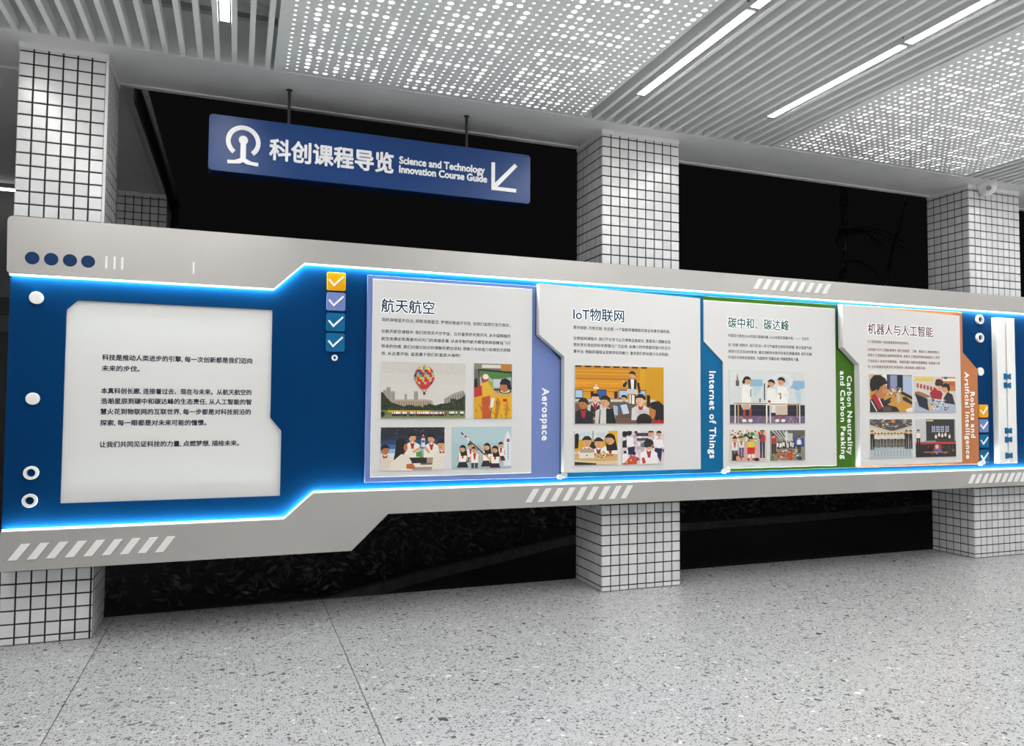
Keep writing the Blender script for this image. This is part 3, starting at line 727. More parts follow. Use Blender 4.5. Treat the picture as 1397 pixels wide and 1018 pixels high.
def pic_class():
    p = Pic(1.55); p.grad(['c8860c', 'd8920c', 'dc9a10', 'd8980e']); p.r(.72, 0, 1, .7, 'd49a08'); p.r(.78, .03, 1, .7, 'cc9408')
    for k_ in range(8): p.r(k_ * .105, 0, k_ * .105 + .07, .03, '3c2010')
    for y in (.22, .38, .44): p.r(0, y, .62, y + .012, 'a85c08')
    for y in (.08, .14, .3): p.r(0, y, .7, y + .007, 'e8b040')
    p.r(0, .56, .55, .66, '8a7a6a'); p.r(0, .58, .9, .62, 'cfc8be')
    for x0, x1 in ((0, .085), (.24, .345), (.48, .58), (.72, .79)):
        p.r(x0, .41, x1, .57, '1f2530'); p.r(x0 + .006, .425, x1 - .006, .55, 'a8c4dc' if x0 != .24 else '2a5a9c')
    p.r(.17, .44, .2, .56, '2a1a18'); p.r(.43, .44, .47, .56, '2a1a18'); p.e(.23, .35, .018, .03, 'd8b090'); p.r(.2, .37, .26, .4, 'e8d8c8')
    p.stand(.635, .15, .062, '1c1c24', '17171c', None, h=8.6, face=-1, arms=False)
    p.p([(.615, .22), (.655, .22), (.65, .42), (.625, .42)], 'e8e6ea'); p.line(.57, .27, .54, .36, .022, '1c1c24'); p.line(.54, .36, .54, .28, .018, '1c1c24'); p.e(.535, .27, .015, .03, SK)
    p.line(.70, .28, .72, .46, .022, '1c1c24'); p.p([(.58, .39), (.69, .40), (.7, .49), (.56, .48)], 'c9c4c0'); p.r(.6, .49, .62, .8, 'e0dcd6'); p.r(.63, .5, .66, .78, 'f0ece4')
    p.r(.8, .5, .84, .72, '16161a')
    p.p([(.0, .66), (.5, .62), (.98, .74), (1, 1), (0, 1)], '6a5040')
    p.bust(.54, .56, .055, '46586e', None, face=-1, down=4.2); p.p([(.42, .68), (.47, .7), (.47, .86), (.42, .84)], '9cb8cc')
    p.p([(.5, .68), (.57, .66), (.6, .82), (.53, .84)], 'c8d2da'); p.p([(.5, .84), (.7, .82), (.66, .9), (.48, .9)], '564a44')
    p.bust(.22, .56, .075, 'c8c4c0', 'a01c20', face=0, down=4.2, vest='1c1c24', skin='e6b896')
    p.p([(.14, .8), (.3, .78), (.3, .83), (.16, .84)], '463a34'); p.r(.2, .9, .3, .93, 'caa878')
    p.bust(.09, .66, .09, '1c1e26', 'a81c20', face=-1, down=4.0, skin=SK2)
    p.bust(.33, .62, .095, 'ccc8c2', 'b01c20', face=-1, down=4.2, vest='16181e', skin=SK)
    p.p([(.28, .74), (.34, .72), (.36, 1), (.27, 1)], 'd0ccc6'); p.p([(.34, .74), (.42, .74), (.45, 1), (.34, 1)], '14161c')
    p.bust(.73, .58, .09, 'd0ccc8', 'b81c20', face=-1, down=4.0, skin='e4b894'); p.p([(.68, .76), (.8, .76), (.82, .84), (.7, .88)], 'c4c0ba')
    p.p([(.82, .68), (.86, .62), (.94, .6), (1, .68), (1, .96), (.9, .96), (.88, .76)], HR); p.e(.865, .8, .04, .12, SK2); p.p([(.84, .72), (.88, .64), (.92, .68), (.9, .76)], HR); p.p([(.86, .98), (.94, .93), (1, .95), (1, 1), (.86, 1)], 'b01820')
    p.e(.77, .94, .09, .12, '2a1c14'); p.e(.77, .97, .085, .1, '1c120e')
    return p
def pic_laptop():
    p = Pic(1.28); p.r(0, 0, 1, 1, 'd8d8d2'); p.r(0, .25, 1, .6, 'd4a018'); p.r(.78, 0, 1, .5, 'dca818'); p.r(.4, 0, .44, .25, '8ea4b4'); p.r(.1, .04, .36, .2, 'c4d0d4'); p.r(.5, .05, .7, .2, 'c0ccd0')
    p.p([(.0, .1), (.06, .06), (.1, .12), (.08, .5), (0, .52)], '1a1c22'); p.p([(.34, .34), (.48, .3), (.5, .6), (.34, .62)], '1a1a1e')
    p.bust(.28, .32, .15, 'ece8e2', 'a02020', face=0, down=3.2); p.bust(.55, .36, .145, 'ece8e2', 'a02020', face=0, down=3.0)
    p.bust(.82, .26, .16, 'ece8e2', 'b02020', face=-1, down=3.4, long=True)
    p.p([(0, .66), (.3, .64), (1, .7), (1, .9), (.0, .9)], 'cca86c'); p.p([(0, .86), (1, .92), (1, 1), (0, 1)], 'dcc49a'); p.p([(0, .9), (.5, .96), (.5, 1), (0, 1)], '2a2420')
    p.p([(.13, .52), (.44, .52), (.46, .66), (.11, .66)], 'b09878'); p.p([(.1, .64), (.45, .64), (.45, .8), (.1, .8)], 'e0dcd4'); p.e(.28, .72, .018, .022, '222222')
    for k_ in range(26): x = .52 + R.random() * .22; y = .58 + R.random() * .2; p.r(x, y, x + .035, y + .04, R.choice(['e8d8a4', 'c8b070', 'f2ead0', '3c3024', '9c8448']))
    p.line(.02, .62, .12, .56, .03, SK); p.line(.72, .74, .9, .72, .03, SK2); p.e(.47, .7, .03, .03, SK2)
    return p
def pic_vr():
    p = Pic(1.28); p.r(0, 0, 1, 1, 'd8c8cc')
    for k_ in range(70):
        x, y = R.random(), R.random() * .9; p.p([(x, y), (x + .06, y - .03), (x + .09, y + .06), (x + .02, y + .09)], R.choice(['e8e0e2', 'f2ecec', 'c0a8b0', 'dcd0d4', '2a2630', 'b8a4ac', 'ccc0c4']))
    p.r(.32, .06, .62, .16, '3a3440'); p.r(.34, .22, .62, .3, '4a4450')
    for x, y in ((.05, .1), (.16, .06), (.68, .08), (.88, .1)): p.head(x, y, .09, 2 if x < .3 else 0)
    p.p([(.1, .16), (.26, .2), (.28, .5), (.1, .45)], 'efe9ea'); p.p([(.12, .5), (.3, .46), (.28, .7), (.2, .72), (.14, .7)], '1a2240'); p.p([(0, .3), (.1, .26), (.1, .5), (0, .5)], '24222a')
    p.p([(.78, .52), (.96, .54), (.92, .96), (.84, .78), (.78, .94), (.74, .8)], '1c2444'); p.p([(.76, .26), (.98, .28), (1, .5), (.76, .5)], 'eee8ea')
    p.bust(.63, .42, .15, 'ece6e6', 'a82830', face=-1, down=4); p.p([(.44, .38), (.52, .34), (.7, .36), (.7, .48), (.52, .5), (.44, .48)], '23242c'); p.p([(.43, .38), (.52, .37), (.52, .49), (.43, .47)], '6a7080')
    p.p([(.0, .98), (.1, .84), (.22, .74), (.36, .8), (.34, 1), (0, 1)], 'c84a34'); p.p([(.46, .82), (.52, .8), (.56, .96), (.48, 1)], 'c83c30'); p.e(.2, .88, .02, .03, 'e8c040'); p.e(.1, .94, .02, .03, 'e8c040')
    p.p([(0, .7), (.1, .66), (.16, .8), (.04, .96), (0, .96)], 'f0eae8')
    return p
def pic_lab():
    p = Pic(1.40); p.r(0, 0, 1, .66, 'd4d6d4'); p.r(.26, .17, .43, .30, '8cb4cc'); p.p([(.3, .3), (.42, .3), (.38, .42), (.32, .5)], 'b8ccd4')
    p.p([(.78, .2), (.86, .18), (1, .18), (1, .32), (.94, .34), (.9, .38), (.84, .33), (.78, .32)], '88b2ce'); p.p([(.86, .4), (.94, .36), (.95, .6), (.9, .64)], 'b4ccd6')
    p.e(.7, .2, .14, .16, 'dedfdc', 14); p.e(.68, .2, .1, .12, 'd0d6d6', 14); p.p([(.08, .24), (.1, .05), (.12, .24), (.12, .3), (.08, .3)], 'c86a4c'); p.r(.078, .2, .122, .3, '46586c')
    p.r(0, .65, 1, .86, '1d1b2c'); p.r(0, .74, 1, .76, '2c2a40'); p.r(0, .86, 1, 1, '6e5c78')
    for k_ in range(16): x = R.random(); p.line(x, .87, x - .1 + R.random() * .2, 1, .006, R.choice(['8a7894', '54445e', 'a894a8']))
    for x in (.17, .25): p.r(x, .70, x + .03, .9, 'a8402c'); p.e(x + .015, .95, .03, .03, 'ece4d4')
    for x in (.61, .69): p.r(x, .80, x + .025, .92, '9c3c2c'); p.e(x + .012, .95, .03, .03, 'ece4d4')
    p.p([(.16, .3), (.22, .27), (.27, .32), (.27, .7), (.15, .7)], 'eceae4'); p.head(.225, .2, .075, 1); p.e(.18, .22, .02, .04, HR); p.r(.16, .64, .26, .74, 'c8a890')
    p.line(.2, .36, .27, .46, .02, 'e4e2dc'); p.r(.265, .36, .275, .5, '18181c')
    p.p([(.49, .34), (.6, .34), (.62, .66), (.48, .66)], 'ebe9e4'); p.head(.545, .24, .07, -1); p.p([(.5, .26), (.49, .33), (.53, .3)], '22242c')
    p.p([(.63, .3), (.73, .3), (.78, .42), (.76, .66), (.6, .66)], 'efede8'); p.head(.68, .20, .075, -1); p.r(.66, .42, .675, .54, '22242c'); p.line(.64, .42, .68, .5, .016, SK); p.e(.74, .46, .03, .04, 'e6e2da')
    p.r(.60, .66, .76, .84, 'cdbba8'); p.r(.54, .66, .6, .8, 'dedcd6')
    p.r(.445, .24, .46, .56, '15151a'); p.r(.385, .53, .4, .6, '1c1c20'); p.e(.515, .585, .02, .025, 'b02028')
    p.r(.05, .615, .5, .635, 'b08a54'); p.r(.51, .625, .94, .645, 'b08a54'); p.r(.06, .635, .075, 1, 'e4ddd0'); p.r(.10, .635, .115, 1, 'c09a6c'); p.r(.47, .64, .49, 1, 'e8e2d6'); p.r(.52, .64, .535, 1, 'e8e2d6'); p.r(.885, .64, .9, .9, 'b88c58'); p.r(.92, .64, .935, 1, 'e8e2d6')
    return p
def pic_costume():
    p = Pic(1.2); p.r(0, 0, 1, 1, 'd8c8b4'); p.r(.2, .1, .8, .5, 'b4bc8c'); p.p([(.1, .5), (.8, .45), (.8, 1), (.1, 1)], 'd8a8a0')
    for k_ in range(60):
        x, y = R.random() * .7, R.random() * .35; p.e(x, y, .025, .03, R.choice(['1c1614', 'ece8e2', 'e4e0da', 'b82c30', '382824', 'f0ece8', '3c6a3c']), 6)
    p.e(.6, .12, .06, .06, '3a7a3c'); p.line(.42, .12, .56, .3, .03, '181a1e')
    p.stand(.12, .3, .09, 'e4e0e0', '40486a', 'b03038', h=7.4, hair=HR, skin=SK); p.stand(.3, .27, .075, 'e0d8d8', '585c84', 'a83038', h=8)
    for k_ in range(10):
        a = k_ * .628; p.p([(.57 + .04 * math.cos(a + .4), .45 + .05 * math.sin(a + .4)), (.57 + .15 * math.cos(a), .45 + .17 * math.sin(a)), (.57 + .04 * math.cos(a - .4), .45 + .05 * math.sin(a - .4))], 'ecc818')
    p.e(.57, .45, .09, .10, 'eac41a'); p.p([(.46, .56), (.68, .56), (.66, .78), (.46, .78)], 'c82c20'); p.head(.57, .32, .075, 0); p.p([(.48, .78), (.56, .78), (.54, .96), (.46, .94)], 'eee6da'); p.p([(.58, .78), (.66, .78), (.68, .94), (.6, .96)], 'eee6da'); p.r(.46, .9, .53, .98, 'b82c24'); p.r(.6, .9, .67, .98, 'b82c24')
    p.stand(.88, .06, .08, 'b02c30', '26305c', None, h=10.5, skin=SK2); p.p([(.78, .1), (.86, .16), (.84, .3), (.78, .26)], '26407c'); p.p([(.76, .06), (.82, .06), (.82, .14), (.77, .14)], 'c03030')
    p.e(.15, .86, .09, .12, HR); p.e(.2, .9, .05, .08, SK); p.e(.72, .96, .07, .06, '1c1a20'); p.line(.25, .7, .3, .95, .02, '7a2430')
    return p
def pic_room():
    p = Pic(1.2); p.r(0, 0, 1, 1, '8a847c'); p.p([(0, 0), (1, 0), (1, .2), (.6, .3), (.3, .3), (0, .14)], '5c5a56')
    for k_ in range(5): p.line(.05 + k_ * .1, .0, .3 + k_ * .06, .3, .012, 'd8d8d2')
    p.r(.42, .05, .5, .5, 'd6d4ce'); p.r(.5, .1, .64, .4, 'c4c2bc'); p.r(.66, .26, .97, .56, '20489c'); p.r(.72, .3, .9, .4, '3c70c4')
    for k_ in range(20):
        x = .14 + R.random() * .55; y = .36 + R.random() * .06; p.e(x, y, .018, .024, HR, 6); p.r(x - .022, y + .03, x + .022, y + .16, R.choice(['e0dcd6', 'c4c0ba', '2c2a30', 'ece8e2'])); p.r(x - .018, y + .16, x + .018, y + .26, '221e22')
    p.p([(.1, .62), (.9, .6), (1, 1), (0, 1)], '8c8068')
    for k_ in range(60):
        x, y = .12 + R.random() * .68, .64 + R.random() * .34; p.p([(x, y), (x + .07, y - .015), (x + .06, y + .03), (x, y + .03)], R.choice(['c83428', 'd8c8a0', '4c7a3c', 'e8e0d0', '38404c', 'b88c3c', '2c2824', 'a83020']))
    p.p([(.48, .74), (.62, .72), (.64, .94), (.46, .94)], 'c8382c'); p.r(.78, .88, .9, 1, '1c3c70')
    p.stand(.1, .2, .065, 'b82824', '1a1a1c', None, h=8.6, face=1, arms=False); p.line(.1, .3, .2, .2, .02, 'b02824')
    p.stand(.82, .27, .055, 'ece8e2', '24222a', None, h=8.8); p.r(0, .84, .1, 1, '5c7a34')
    return p
def pic_boy():
    p = Pic(1.08); p.r(0, 0, 1, 1, 'c89438'); p.r(0, 0, .36, .3, 'd0a878'); p.r(.3, 0, .42, .3, 'e4e0dc'); p.r(.4, 0, .68, .4, '3c3854'); p.r(.48, .02, .64, .4, '8890b0'); p.r(.66, 0, .78, .42, '121420'); p.p([(.78, .02), (1, .04), (1, .56), (.78, .44)], 'a8b8d4'); p.p([(.76, .44), (1, .58), (1, .66), (.72, .5)], '16181c'); p.p([(.76, .6), (.84, .58), (1, .72), (1, .8), (.78, .68)], '24262c')
    for k_ in range(40): x, y = .38 + R.random() * .34, .3 + R.random() * .28; p.p([(x, y), (x + .05, y + .01), (x + .03, y + .05)], R.choice(['e0dcd8', 'c8c4c4', '2c2a2c', 'a8a4a4', 'b83c2c', '60606a', 'f0eeea']))
    p.p([(.62, .5), (.7, .5), (.72, .7), (.64, .76)], 'b8b4b0'); p.p([(.84, .92), (1, .86), (1, 1), (.86, 1)], 'ece4d8')
    p.p([(0, .7), (.1, .58), (.3, .62), (.42, .82), (.44, 1), (0, 1)], '22242a'); p.p([(.28, .72), (.5, .6), (.56, .68), (.4, .8), (.62, .86), (.7, .98), (.4, 1), (.3, .9)], '1e2026'); p.p([(.3, .84), (.5, .86), (.5, .98), (.3, .98)], '544c3c')
    p.p([(.02, .58), (.12, .5), (.24, .66), (.28, .9), (.2, .92), (.1, .72)], 'a82028'); p.line(.03, .7, .16, .98, .012, 'e8e4e0'); p.line(.2, .62, .3, .86, .012, 'e8e4e0')
    p.p([(.12, .42), (.3, .3), (.38, .36), (.4, .5), (.34, .6), (.24, .66), (.14, .56)], 'b87848'); p.p([(.3, .3), (.37, .26), (.39, .4), (.42, .46), (.38, .5), (.3, .5)], 'c88858')
    p.p([(0, .3), (.02, .14), (.1, .03), (.24, .02), (.36, .1), (.42, .24), (.34, .27), (.24, .34), (.2, .44), (.1, .44), (.04, .46)], '16120f'); p.e(.15, .46, .04, .06, 'b0703c'); p.e(.35, .36, .015, .015, '20140f', 6); p.e(.52, .68, .05, .05, 'c88048')
    return p
def pic_robot():
    p = Pic(1.12); p.r(0, 0, 1, 1, 'd0c8c0'); p.r(0, 0, .5, .14, 'd8c88c')
    for k_ in range(7): p.r(.03 + k_ * .06, .05, .07 + k_ * .06, .14, 'e0c040')
    for k_ in range(6): p.r(.05 + k_ * .08, .2 + k_ * .02, .1 + k_ * .08, .32 + k_ * .02, R.choice(['c84c24', 'b83820', 'd87830']))
    p.r(.66, 0, 1, .4, 'c07848'); p.r(.68, .04, 1, .12, 'e8dcc8'); p.r(.84, .14, .98, .26, 'b85828'); p.r(.72, .0, .8, .06, '30405c')
    p.p([(.0, .44), (.1, .42), (.4, .56), (.3, .6), (0, .54)], '9a6c44'); p.p([(0, .72), (.4, .62), (1, .74), (1, 1), (0, 1)], 'a8b4c8')
    p.p([(.36, .46), (.48, .32), (.6, .34), (.68, .48), (.64, .64), (.4, .62)], '9c2428'); p.head(.6, .28, .12, 0, skin='dca884'); p.p([(.49, .2), (.52, .08), (.62, .06), (.7, .14), (.68, .26), (.52, .26)], '3a1c18')
    p.p([(.7, .6), (.8, .42), (.92, .5), (.98, .78), (.72, .74)], '20242e'); p.head(.76, .34, .12, -1, skin=SK); p.p([(.68, .26), (.74, .17), (.84, .2), (.86, .36), (.82, .44), (.78, .3)], HR)
    p.p([(.0, .48), (.3, .62), (.36, .97), (.1, .84)], '24304c'); p.p([(.03, .53), (.28, .65), (.33, .93), (.12, .81)], '181e30'); p.p([(.3, .72), (.5, .76), (.4, .98), (.34, .96)], 'c8ac84')
    for k_ in range(44): x, y = .38 + R.random() * .4, .6 + R.random() * .3; p.p([(x, y), (x + .06, y + .02), (x + .02, y + .05)], R.choice(['ece8e4', 'd8d4d0', 'c4bcb4', 'f4f2ee', '8a8480', '34302e']))
    p.e(.74, .9, .035, .06, '1c1c20'); p.e(.74, .9, .018, .03, 'c8c8cc'); p.e(.44, .66, .03, .03, '302c2c')
    return p
def pic_hall():
    p = Pic(1.08); p.r(0, 0, 1, 1, 'd8ccb0'); p.p([(0, 0), (1, 0), (1, .16), (.56, .3), (.48, .3), (0, .14)], '504a46')
    for k_ in range(60): x, y = R.random(), R.random() * .2; p.line(x, y, x + .08, y + R.random() * .08 - .04, .006, R.choice(['b8b0a4', '2a2624', '8a8278', 'd8d4cc']))
    p.p([(.48, 0), (.6, 0), (.58, .08), (.53, .1)], 'd87830'); p.e(.31, .14, .025, .03, 'd8a83c'); p.p([(0, .14), (.5, .32), (1, .16), (1, .24), (.5, .36), (0, .2)], 'c8c0b0')
    p.r(0, .66, 1, 1, 'a8b0b4'); p.p([(0, .8), (1, .76), (1, 1), (0, 1)], 'b4bcc0')
    for k_ in range(12): x = .1 + k_ * .075; p.r(x, .8, x + .02, .95, '8e989c')
    for k_ in range(10): x = .12 + k_ * .077; p.stand(x, .38 + (k_ % 2) * .01, .032, 'd8d4ce', '1c1a1e', None, h=10.5, arms=False)
    for x in (.05, .86, .96): p.stand(x, .33, .042, '26262a', '17171a', None, h=10.5, arms=False)
    return p
def pic_stage():
    p = Pic(1.08); p.r(0, 0, 1, 1, '2a2624'); p.r(0, 0, .28, .64, 'c4c4c4'); p.r(.26, 0, 1, .58, '3c3a36'); p.r(.29, .03, .97, .54, '2c2a28'); p.r(.27, .02, .44, .055, 'd8c888'); p.r(.97, 0, 1, .58, 'b8b4ac')
    lt_ = 'b8c0d8'
    for x0 in (.40, .51, .62, .74):
        p.r(x0, .20, x0 + .09, .225, lt_); p.r(x0, .26, x0 + .09, .28, lt_); p.r(x0 + .0, .31, x0 + .09, .33, lt_); p.r(x0 + .01, .17, x0 + .025, .35, lt_); p.r(x0 + .065, .17, x0 + .08, .35, lt_)
    for x, y in ((.5, .46), (.58, .41), (.66, .43), (.74, .41), (.84, .46)): p.p([(x - .03, y), (x, y - .07), (x + .03, y), (x + .02, y + .05), (x - .02, y + .05)], 'ece4d4')
    p.r(0, .6, 1, .66, 'b83830'); p.r(.2, .57, .5, .61, '8a8c98'); p.r(0, .66, 1, 1, '26221f')
    p.stand(.07, .32, .045, 'e4e0dc', '1a181c', None, h=10)
    p.p([(.44, .72), (.52, .66), (.62, .68), (.64, .86), (.44, .86)], 'b03030'); p.r(.46, .8, .62, .87, '3868b8'); p.r(.48, .68, .56, .78, 'c8c8d4')
    for k_ in range(30): x, y = .14 + R.random() * .8, .7 + R.random() * .22; p.r(x, y, x + .03, y + .02, R.choice(['181614', '6a6460', 'a84038', 'c8c0b8', '3c3834', '8a3c30']))
    p.line(.2, .87, .8, .88, .008, 'c88878'); p.e(.35, .8, .05, .06, '15151a')
    return p
def photo(parent, x0, x1, z0, z1, y, pic, thick=.007):
    b_ = MB().prism([(x0, z0), (x1, z0), (x1, z1), (x0, z1)], y - thick, y, .0012).build('photo_print', 'acrylic_white', parent)
    v, f, c = [], [], []; yy = y - thick - .0003
    W_, H_ = x1 - x0, z1 - z0
    for k_, (poly, col) in enumerate(pic.l):
        n = len(v); yk = yy - .000012 * k_
        area = sum(poly[i - 1][0] * poly[i][1] - poly[i][0] * poly[i - 1][1] for i in range(len(poly)))
        if area > 0: poly = poly[::-1]
        v += [(x0 + a * W_, yk, z1 - b * H_) for a, b in poly]; f.append(tuple(range(n, n + len(poly)))); c += [col] * len(poly)
    mb = MB(); mb.v = v; mb.f = f; mb.m = [0] * len(f)
    o = mb.build('picture', 'print', b_)
    at = o.data.color_attributes.new('Col', 'FLOAT_COLOR', 'CORNER')
    flat = []
    for poly_, _ in [(p_, 0) for p_ in o.data.polygons]:
        for li in poly_.loop_indices: flat.append(c[o.data.loops[li].vertex_index])
    at.data.foreach_set('color', [q for col in flat for q in (*col, 1.0)])
    return b_

# ------------------------------------------------------------------ the four course panels
YK = -.165
def course_panel(label, back, sheet, ysheet, bm, title, tx0, tx1, tz, tem, tm, body, bx0, bem, inkm, tabs, clip_at, photos):
    xs = [a for a, b in back]
    t = root('course_panel', ((min(xs) + max(xs)) / 2, YBL, min(b for a, b in back)), label, 'information panel', 'course panels')
    MB().prism(back, YK, YBL - .0005, .0015).build('coloured_backing', bm, t)
    MB().prism(sheet, ysheet, YK - .0005, .0015).build('white_sheet', 'sheet_white', t)
    a = MB(); write(a, title, tx0, tx1, tz, tem, ysheet - .0005, .050, .0015, 3)
    g = a.build('title', 'letter_glow', t)
    a = MB(); write(a, title, tx0, tx1, tz, tem, ysheet - .0022, .020, .0010, 3)
    a.build('title_face', tm, g)
    for s_, x1, z in body:
        a = MB(); write(a, s_, bx0, x1, z, bem, ysheet - .0006, .012, 0, 1); a.build('text_line', inkm, t)
    for s_, z0, z1, xc, em in tabs:
        a = MB(); write_down(a, s_, z0, z1, xc, em, YK - .0005, .026, .003); a.build('tab_lettering', 'letter_white', t)
    if clip_at:
        x, z, y = clip_at
        a = MB(); a.knob(x, z, .020, y - .012, YK - .001, n=16); a.knob(x + .034, z + .012, .022, y - .010, YK - .001, n=16); a.build('corner_clip', 'acrylic_white', t)
    for bx, fn in photos: photo(t, *bx, ysheet, fn())
S13, S24 = -.175, -.225
course_panel('lavender-edged white panel on spaceflight with a hot-air balloon photo',
    [(-1.891, .931), (-.437, .926), (-.437, 1.827), (-.640, 1.986), (-.640, 2.359), (-1.891, 2.359)],
    [(-1.856, .966), (-.671, .966), (-.671, 2.332), (-1.856, 2.332)], S13, 'lavender',
    '航天航空', -1.796, -1.420, 2.152, .102, 'title_navy',
    [("驾机穿梭蓝天白云, 探索浩瀚星空, 梦想好像遥不可及, 但我们会把它变为现实。", -.842, 2.052),
     ("在航天航空课程中, 我们将饱览天空宇宙、日月星辰的无限风光, 从中国辉煌的", -.842, 1.972),
     ("航空发展史到勇敢叩问天门的英雄故事, 从亲手制作航天模型到体验模拟飞行", -.842, 1.920),
     ("带来的快感, 我们对理论知识的理解将更加深刻, 想象力与创造力将得到无限释", -.842, 1.868),
     ("放, 从这里开始, 追逐属于我们的星辰大海吧！", -1.225, 1.818)], -1.792, .0275, 'ink_grey',
    [('Aerospace', 1.594, 1.206, -.555, .078)], (-.444, .934, -.19),
    [((-1.791, -1.186, 1.371, 1.761), pic_balloon), ((-1.121, -.831, 1.368, 1.766), pic_astro), ((-1.789, -1.337, 1.009, 1.307), pic_space), ((-1.277, -.833, 1.012, 1.310), pic_rocket)])
course_panel('thick teal-edged white panel with a yellow classroom photo',
    [(-.432, .924), (1.022, .924), (1.022, 1.829), (.838, 1.991), (.838, 2.375), (-.600, 2.375), (-.600, 1.97), (-.432, 1.80)],
    [(-.430, .966), (.768, .966), (.768, 2.336), (-.634, 2.372), (-.634, 1.987), (-.430, 1.830)], S24, 'teal_blue',
    'IoT物联网', -.358, .072, 2.158, .104, 'title_teal',
    [("数字焕新, 万物互联, 在这里, 一个智能终端便能实现全场景无缝衔接。", .488, 2.054),
     ("在物联网课程中, 我们不仅学习让日常物品智能化, 更是深入理解这些", .490, 1.973),
     ("奇妙变化背后的科学原理与广泛应用, 从微小的传感器到强大的云计", .490, 1.924),
     ("算平台, 物联网课程以其跨学科的魅力, 激发我们的创造力与求知欲。", .476, 1.873)], -.355, .0285, 'ink_grey',
    [('Internet of Things', 1.752, 1.046, .924, .086)], (1.024, .938, -.18),
    [((-.345, .422, 1.330, 1.769), pic_class), ((-.346, .015, 1.021, 1.275), pic_laptop), ((.056, .423, 1.018, 1.273), pic_vr)])
course_panel('green-edged white panel with a photo of three lab coats at tables',
    [(.838, .932), (2.421, .934), (2.421, 1.829), (2.222, 1.986), (2.222, 2.369), (.838, 2.369), (.838, 1.993), (1.026, 1.829), (1.026, .932)][1:],
    [(1.021, .957), (2.197, .957), (2.197, 2.333), (.836, 2.333), (.836, 1.994), (1.021, 1.831)], S13, 'green',
    '碳中和、碳达峰', 1.070, 1.692, 2.160, .100, 'title_green',
    [("中国将力争在2030年前实现碳达峰, 2060年前实现碳中和。—— 习近平", 1.905, 2.053),
     ("在“双碳”课程中, 我们将深入学习气候变化的科学原理, 探讨温室气体", 1.935, 1.976),
     ("排放对生态系统的影响, 通过创新技术和手段来实现碳减排, 践行低碳", 1.935, 1.922),
     ("环保的可持续发展理念, 为国家的“双碳目标”贡献智慧和力量。", 1.80, 1.872)], 1.072, .029, 'ink_green',
    [('Carbon Neutrality', 1.743, 1.051, 2.358, .074), ('and Carbon Peaking', 1.783, 1.014, 2.281, .074)], None,
    [((1.079, 1.848, 1.328, 1.768), pic_lab), ((1.081, 1.445, 1.016, 1.271), pic_costume), ((1.482, 1.847, 1.014, 1.269), pic_room)])
course_panel('thick orange-edged white panel with photos of robot building',
    [(2.440, .934), (3.934, .934), (3.934, 1.838), (3.746, 1.996), (3.746, 2.376), (2.260, 2.376), (2.260, 1.99), (2.440, 1.84)],
    [(2.414, .950), (3.638, .961), (3.638, 2.333), (2.237, 2.366), (2.237, 1.989), (2.414, 1.842)], S24, 'orange',
    '机器人与人工智能', 2.514, 3.293, 2.165, .106, 'title_red',
    [("人工智能是新一轮发展最具革命性的技术。", 2.998, 2.050),
     ("在机器人与人工智能课程中, 我们将感受、了解、体验人工智能的魅力,", 3.374, 1.980),
     ("感受人工智能给生活带来的影响, 发展人工智能思维和创新能力, 同学", 3.376, 1.930),
     ("们将能加入信息学竞赛梯队、创客机器人梯队和航模梯队, 在各级比赛", 3.376, 1.878),
     ("中, 与志同道合的伙伴们共同成长, 挑战自我, 成就未来。", 3.20, 1.828)], 2.509, .0275, 'ink_brown',
    [('Robots and', 1.619, 1.186, 3.862, .078), ('Artificial Intelligence', 1.806, .988, 3.790, .078)], (3.935, .938, -.18),
    [((2.521, 3.019, 1.424, 1.762), pic_boy), ((3.050, 3.558, 1.426, 1.754), pic_robot), ((2.516, 3.011, 1.017, 1.362), pic_hall), ((3.051, 3.550, 1.017, 1.362), pic_stage)])

# ------------------------------------------------------------------ hanging sign
YG = .08
sign = root('hanging_sign', (-1.76, YG + .065, 3.04), 'blue hanging sign box with white lettering and an arrow', 'sign')
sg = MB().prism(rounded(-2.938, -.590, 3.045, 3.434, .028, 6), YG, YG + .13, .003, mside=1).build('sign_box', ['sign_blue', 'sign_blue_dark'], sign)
a = MB(); cx, cz = -2.716, 3.262; ro, ri = .112, .082
pts = []
n = 40; a0, a1 = math.radians(-52), math.radians(232)
outer = [(cx + ro * math.cos(a0 + (a1 - a0) * k_ / n), cz + ro * math.sin(a0 + (a1 - a0) * k_ / n)) for k_ in range(n + 1)]
inner = [(cx + ri * math.cos(a0 + (a1 - a0) * k_ / n), cz + ri * math.sin(a0 + (a1 - a0) * k_ / n)) for k_ in range(n + 1)]
for k_ in range(n):
    a.prism([outer[k_], outer[k_ + 1], inner[k_ + 1], inner[k_]][::1], YG - .012, YG)
a.build('logo_ring', 'letter_white', sign, recalc=True)
a = MB(); a.knob(cx, cz + .012, .030, YG - .012, YG, n=20, dome=.001)
a.prism([(cx - .018, 3.145), (cx - .018, 3.25), (cx + .018, 3.25), (cx + .018, 3.145), (cx + .055, 3.128), (cx + .10, 3.125), (cx + .10, 3.100), (cx + .02, 3.108), (cx, 3.122), (cx - .02, 3.108), (cx - .10, 3.100), (cx - .10, 3.125), (cx - .055, 3.128)][::-1], YG - .012, YG)
a.build('logo_figure', 'letter_white', sign, recalc=True)
a = MB(); write(a, '科创课程导览', -2.542, -1.680, 3.236, .160, YG, .026, .010, 3); a.build('title_lettering', 'letter_white', sign)
a = MB(); write(a, 'Science and Technology', -1.632, -.971, 3.270, .076, YG, .030, .006, 3, mid=.34); a.build('small_lettering', 'letter_white', sign)
a = MB(); write(a, 'Innovation Course Guide', -1.632, -.953, 3.202, .076, YG, .030, .006, 3, mid=.34); a.build('small_lettering', 'letter_white', sign)
ax, az = -.917, 3.122; t_ = .028
